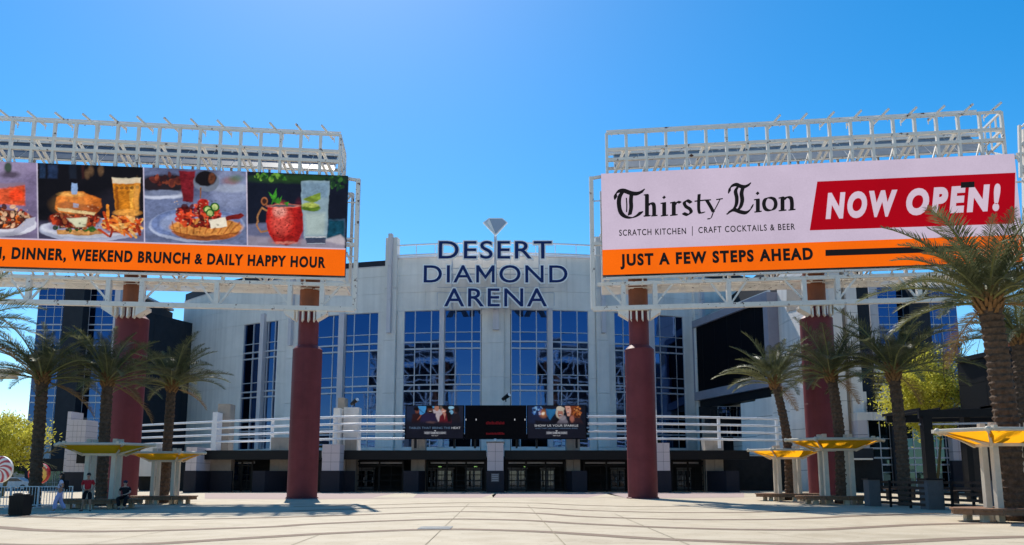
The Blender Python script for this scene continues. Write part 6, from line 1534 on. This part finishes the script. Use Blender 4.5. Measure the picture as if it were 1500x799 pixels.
def person(label, loc, rot, J, top, bottom, skin, sleeves, legs_cover, hair='short', shoe=None, cap=None, extra=None):
    """J: joint positions in metres, facing -Y"""
    T = thing('person', label, 'person', loc); T.rotation_euler = (0, 0, rot)
    J = {k: Vector(v) for k, v in J.items()}
    order = ['pelvis', 'waist', 'chest', 'neck', 'jaw', 'head', 'crown']
    rad = {'pelvis': .125, 'waist': .11, 'chest': .125, 'neck': .052, 'jaw': (.062, .07), 'head': (.078, .092), 'crown': (.05, .06),
           'shoL': .06, 'elbL': .043, 'wriL': .030, 'palL': (.038, .018), 'shoR': .06, 'elbR': .043, 'wriR': .030, 'palR': (.038, .018),
           'hipL': .088, 'kneL': .062, 'ankL': .042, 'toeL': (.045, .03), 'hipR': .088, 'kneR': .062, 'ankR': .042, 'toeR': (.045, .03)}
    names = order+[a+s for s in 'LR' for a in ('sho', 'elb', 'wri', 'pal', 'hip', 'kne', 'ank', 'toe')]
    V = [J[n] for n in names]; ix = {n: i for i, n in enumerate(names)}; E = [(ix[a], ix[b]) for a, b in zip(order[:-1], order[1:])]
    for s in 'LR': E += [(ix['chest'], ix['sho'+s]), (ix['sho'+s], ix['elb'+s]), (ix['elb'+s], ix['wri'+s]), (ix['wri'+s], ix['pal'+s]), (ix['pelvis'], ix['hip'+s]), (ix['hip'+s], ix['kne'+s]), (ix['kne'+s], ix['ank'+s]), (ix['ank'+s], ix['toe'+s])]
    Rr = [rad[n] for n in names]
    # fingers: five short chains rooted in each palm
    for s in 'LR':
        w, p = J['wri'+s], J['pal'+s]; d = (p-w).normalized(); a = Vector((0, 1, 0)) if abs(d.y) < 0.8 else Vector((1, 0, 0)); sd = (a-d*a.dot(d)).normalized(); cu = d.cross(sd)
        for k, L in enumerate((0.07, 0.08, 0.075, 0.06)):
            b0 = p+sd*(0.03-0.02*k)+d*0.02; V += [b0+d*L*0.6, b0+d*L*0.95+cu*L*0.35]; i = len(V)-2; E += [(ix['pal'+s], i), (i, i+1)]; Rr += [0.0095, 0.008]
        b0 = p+sd*0.045; V += [b0+d*0.02, b0+d*0.055+sd*0.012]; i = len(V)-2; E += [(ix['pal'+s], i), (i, i+1)]; Rr += [0.011, 0.009]
    skinned('body', V, E, Rr, skin, T, 1)
    g = lambda n, k=1.18: (rad[n][0]*k, rad[n][1]*k) if hasattr(rad[n], '__len__') else rad[n]*k
    # shirt
    tn = ['pelvis', 'waist', 'chest']; vv = [J['pelvis']+Vector((0, 0, 0.0)), J['waist'], J['chest'], J['chest'].lerp(J['neck'], 0.62)]; rr = [.160, .152, .165, .08]; ee = [(0, 1), (1, 2), (2, 3)]
    for s in 'LR':
        i = len(vv); vv += [J['sho'+s], J['sho'+s].lerp(J['elb'+s], sleeves)]; rr += [.076, .066]; ee += [(2, i), (i, i+1)]
    skinned('shirt', vv, ee, rr, top, T, 2)
    vv = [J['pelvis']+Vector((0, 0, 0.06)), J['pelvis']]; rr = [.150, .150]; ee = [(0, 1)]
    for s in 'LR':
        i = len(vv); vv += [J['hip'+s], J['kne'+s].lerp(J['hip'+s], 0.45), J['kne'+s]]; rr += [.105, .095, .085 if legs_cover > 0.3 else .088]; ee += [(1, i), (i, i+1), (i+1, i+2)]
        if legs_cover > 0.5: vv += [J['kne'+s].lerp(J['ank'+s], 0.5), J['ank'+s].lerp(J['kne'+s], 0.1)]; rr += [.088, .10]; ee += [(i+2, i+3), (i+3, i+4)]
    skinned('trousers' if legs_cover > 0.5 else 'shorts', vv, ee, rr, bottom, T, 2, 1)
    for s in 'LR':
        a, t = J['ank'+s], J['toe'+s]; d = (t-a); d.z = 0; d.normalize()
        h = a-d*0.05; h.z = max(0.035, a.z-0.06); m_ = a+d*0.06; m_.z = h.z; e = a+d*0.19; e.z = h.z-0.008
        skinned('shoe', [h, m_, e], [(0, 1), (1, 2)], [(.045, .045), (.05, .042), (.044, .03)], shoe or M_BLACK, T, 2)
    hd, cr, jw = J['head'], J['crown'], J['jaw']; f = Vector((0, -1, 0))
    # face: eyes, nose, mouth, ears
    for s in (-1, 1):
        o = MB().ball((hd.x+s*0.032, hd.y-0.088, hd.z+0.002), 0.011, 8, 6).build('eye', M_SIGNW, None, True); o.parent = T
        i_ = MB().ball((hd.x+s*0.032, hd.y-0.097, hd.z+0.002), 0.006, 6, 5).build('iris', M_BLACK, None, True); i_.parent = o
        o = MB().ball((hd.x+s*0.082, hd.y, hd.z-0.01), 0.03, 8, 6, (0.4, 0.7, 1)).build('ear', skin, None, True); o.parent = T
    o = MB().tube([(hd.x, hd.y-0.085, hd.z+0.01), (hd.x, hd.y-0.112, hd.z-0.03), (hd.x, hd.y-0.088, hd.z-0.038)], [0.008, 0.015, 0.01], 8).build('nose', skin, None, True); o.parent = T
    o = MB().ball((hd.x, hd.y-0.082, hd.z-0.062), 0.024, 8, 6, (1, 0.35, 0.28)).build('mouth', mat('lips', (0.35, 0.12, 0.10), 0.5), None, True); o.parent = T
    mb = MB(); mb.ball((hd.x, hd.y+0.016, hd.z+0.045), 0.10, 14, 9, (0.92, 1.05, 0.85))
    if hair == 'long':
        mb.ball((hd.x, hd.y+0.05, hd.z-0.09), 0.11, 12, 9, (1.0, 0.75, 1.7)); mb.ball((hd.x, hd.y+0.085, hd.z-0.26), 0.10, 12, 8, (1.05, 0.6, 1.5))
    o = mb.build('hair', HAIR, None, True); o.parent = T
    if cap:
        mb = MB(); mb.ball((hd.x, hd.y+0.008, hd.z+0.065), 0.108, 14, 8, (0.92, 1.05, 0.72)); mb.prism([(-0.075, -0.09), (0.075, -0.09), (0.06, -0.20), (0, -0.215), (-0.06, -0.20)], 0.055, 0.07, lambda u, v, d: (hd.x+u, hd.y+v, hd.z+d)); o = mb.build('cap', cap, None, True); o.parent = T
    if extra: extra(T, J)
    return T
RED = mat('red_cotton', (0.42, 0.022, 0.03), 0.85, var=0.1, scale=8); BLK = mat('black_cotton', (0.014, 0.014, 0.018), 0.9); LIL = mat('lilac_cotton', (0.42, 0.42, 0.66), 0.85, var=0.08, scale=8); PALE = mat('pale_blue_cotton', (0.45, 0.47, 0.62), 0.85); NVY = mat('navy_cap_cloth', (0.03, 0.035, 0.07), 0.8); SHOEW = mat('white_shoe', (0.6, 0.6, 0.62), 0.6)
stand = dict(pelvis=(0, 0, .95), waist=(0, -.01, 1.12), chest=(0, 0, 1.34), neck=(0, .01, 1.50), jaw=(0, -.012, 1.565), head=(0, 0, 1.64), crown=(0, .01, 1.72),
             shoL=(.19, 0, 1.41), elbL=(.26, .03, 1.14), wriL=(.20, -.14, .96), palL=(.14, -.2, .92), shoR=(-.19, 0, 1.41), elbR=(-.26, .03, 1.14), wriR=(-.17, -.16, 1.0), palR=(-.08, -.2, .97),
             hipL=(.10, 0, .90), kneL=(.13, -.02, .50), ankL=(.16, .02, .09), toeL=(.20, -.13, .03), hipR=(-.10, 0, .90), kneR=(-.14, -.02, .50), ankR=(-.18, .02, .09), toeR=(-.24, -.12, .03))
p = G(126, 749)
person('person in a red t-shirt and black shorts standing by the left shelter', (p.x, p.y, 0), 0.25, stand, RED, BLK, SKIN, 0.8, 0.2, shoe=mat('dark_trainer', (0.05, 0.05, 0.07), 0.6))
walk = dict(stand); walk.update(elbL=(.24, .10, 1.16), wriL=(.16, -.05, 1.04), palL=(.08, -.12, 1.06), elbR=(-.22, .14, 1.15), wriR=(-.2, -.06, 1.03), palR=(-.14, -.13, 1.06),
                         kneL=(.10, -.16, .50), ankL=(.11, -.18, .09), toeL=(.12, -.33, .03), kneR=(-.10, .04, .49), ankR=(-.11, .24, .11), toeR=(-.12, .10, .03))
def bag(T, J):
    o = MB().box(-0.15, 0.15, 0.13, 0.30, 1.02, 1.42).build('backpack', BLK); o.parent = T
    b = o.modifiers.new('bevel', 'BEVEL'); b.width = 0.05; b.segments = 3
    for s in (-1, 1): q = MB().tube([(s*0.11, 0.14, 1.40), (s*0.12, -0.02, 1.49), (s*0.12, -0.13, 1.36), (s*0.13, 0.0, 1.12), (s*0.12, 0.14, 1.08)], 0.018, 6).build('strap', BLK); q.parent = o
p = G(86, 751)
person('person with long dark hair and a black backpack in wide lilac trousers', (p.x, p.y, 0), -1.05, walk, PALE, LIL, SKIN, 0.6, 1.0, hair='long', shoe=SHOEW, extra=bag)
sit = dict(pelvis=(0, 0, .58), waist=(0, -.03, .76), chest=(0, -.08, .98), neck=(0, -.11, 1.13), jaw=(0, -.135, 1.19), head=(0, -.125, 1.265), crown=(0, -.11, 1.345),
           shoL=(.19, -.08, 1.05), elbL=(.27, -.16, .82), wriL=(.13, -.36, .72), palL=(.05, -.41, .71), shoR=(-.19, -.08, 1.05), elbR=(-.27, -.16, .82), wriR=(-.13, -.36, .70), palR=(-.05, -.42, .69),
           hipL=(.11, -.03, .56), kneL=(.20, -.44, .54), ankL=(.12, -.42, .10), toeL=(.12, -.58, .03), hipR=(-.11, -.03, .56), kneR=(-.20, -.44, .54), ankR=(-.10, -.40, .10), toeR=(-.10, -.56, .03))
p = G(155.5, 748.5); pb = G(147, 745)
person('person in black with a navy cap sitting on the left bench, hands together', (p.x, pb.y-0.95, 0), 0.1, sit, BLK, BLK, SKIN2, 0.75, 1.0, shoe=mat('dark_trainer', (0.05, 0.05, 0.07), 0.6), cap=NVY)
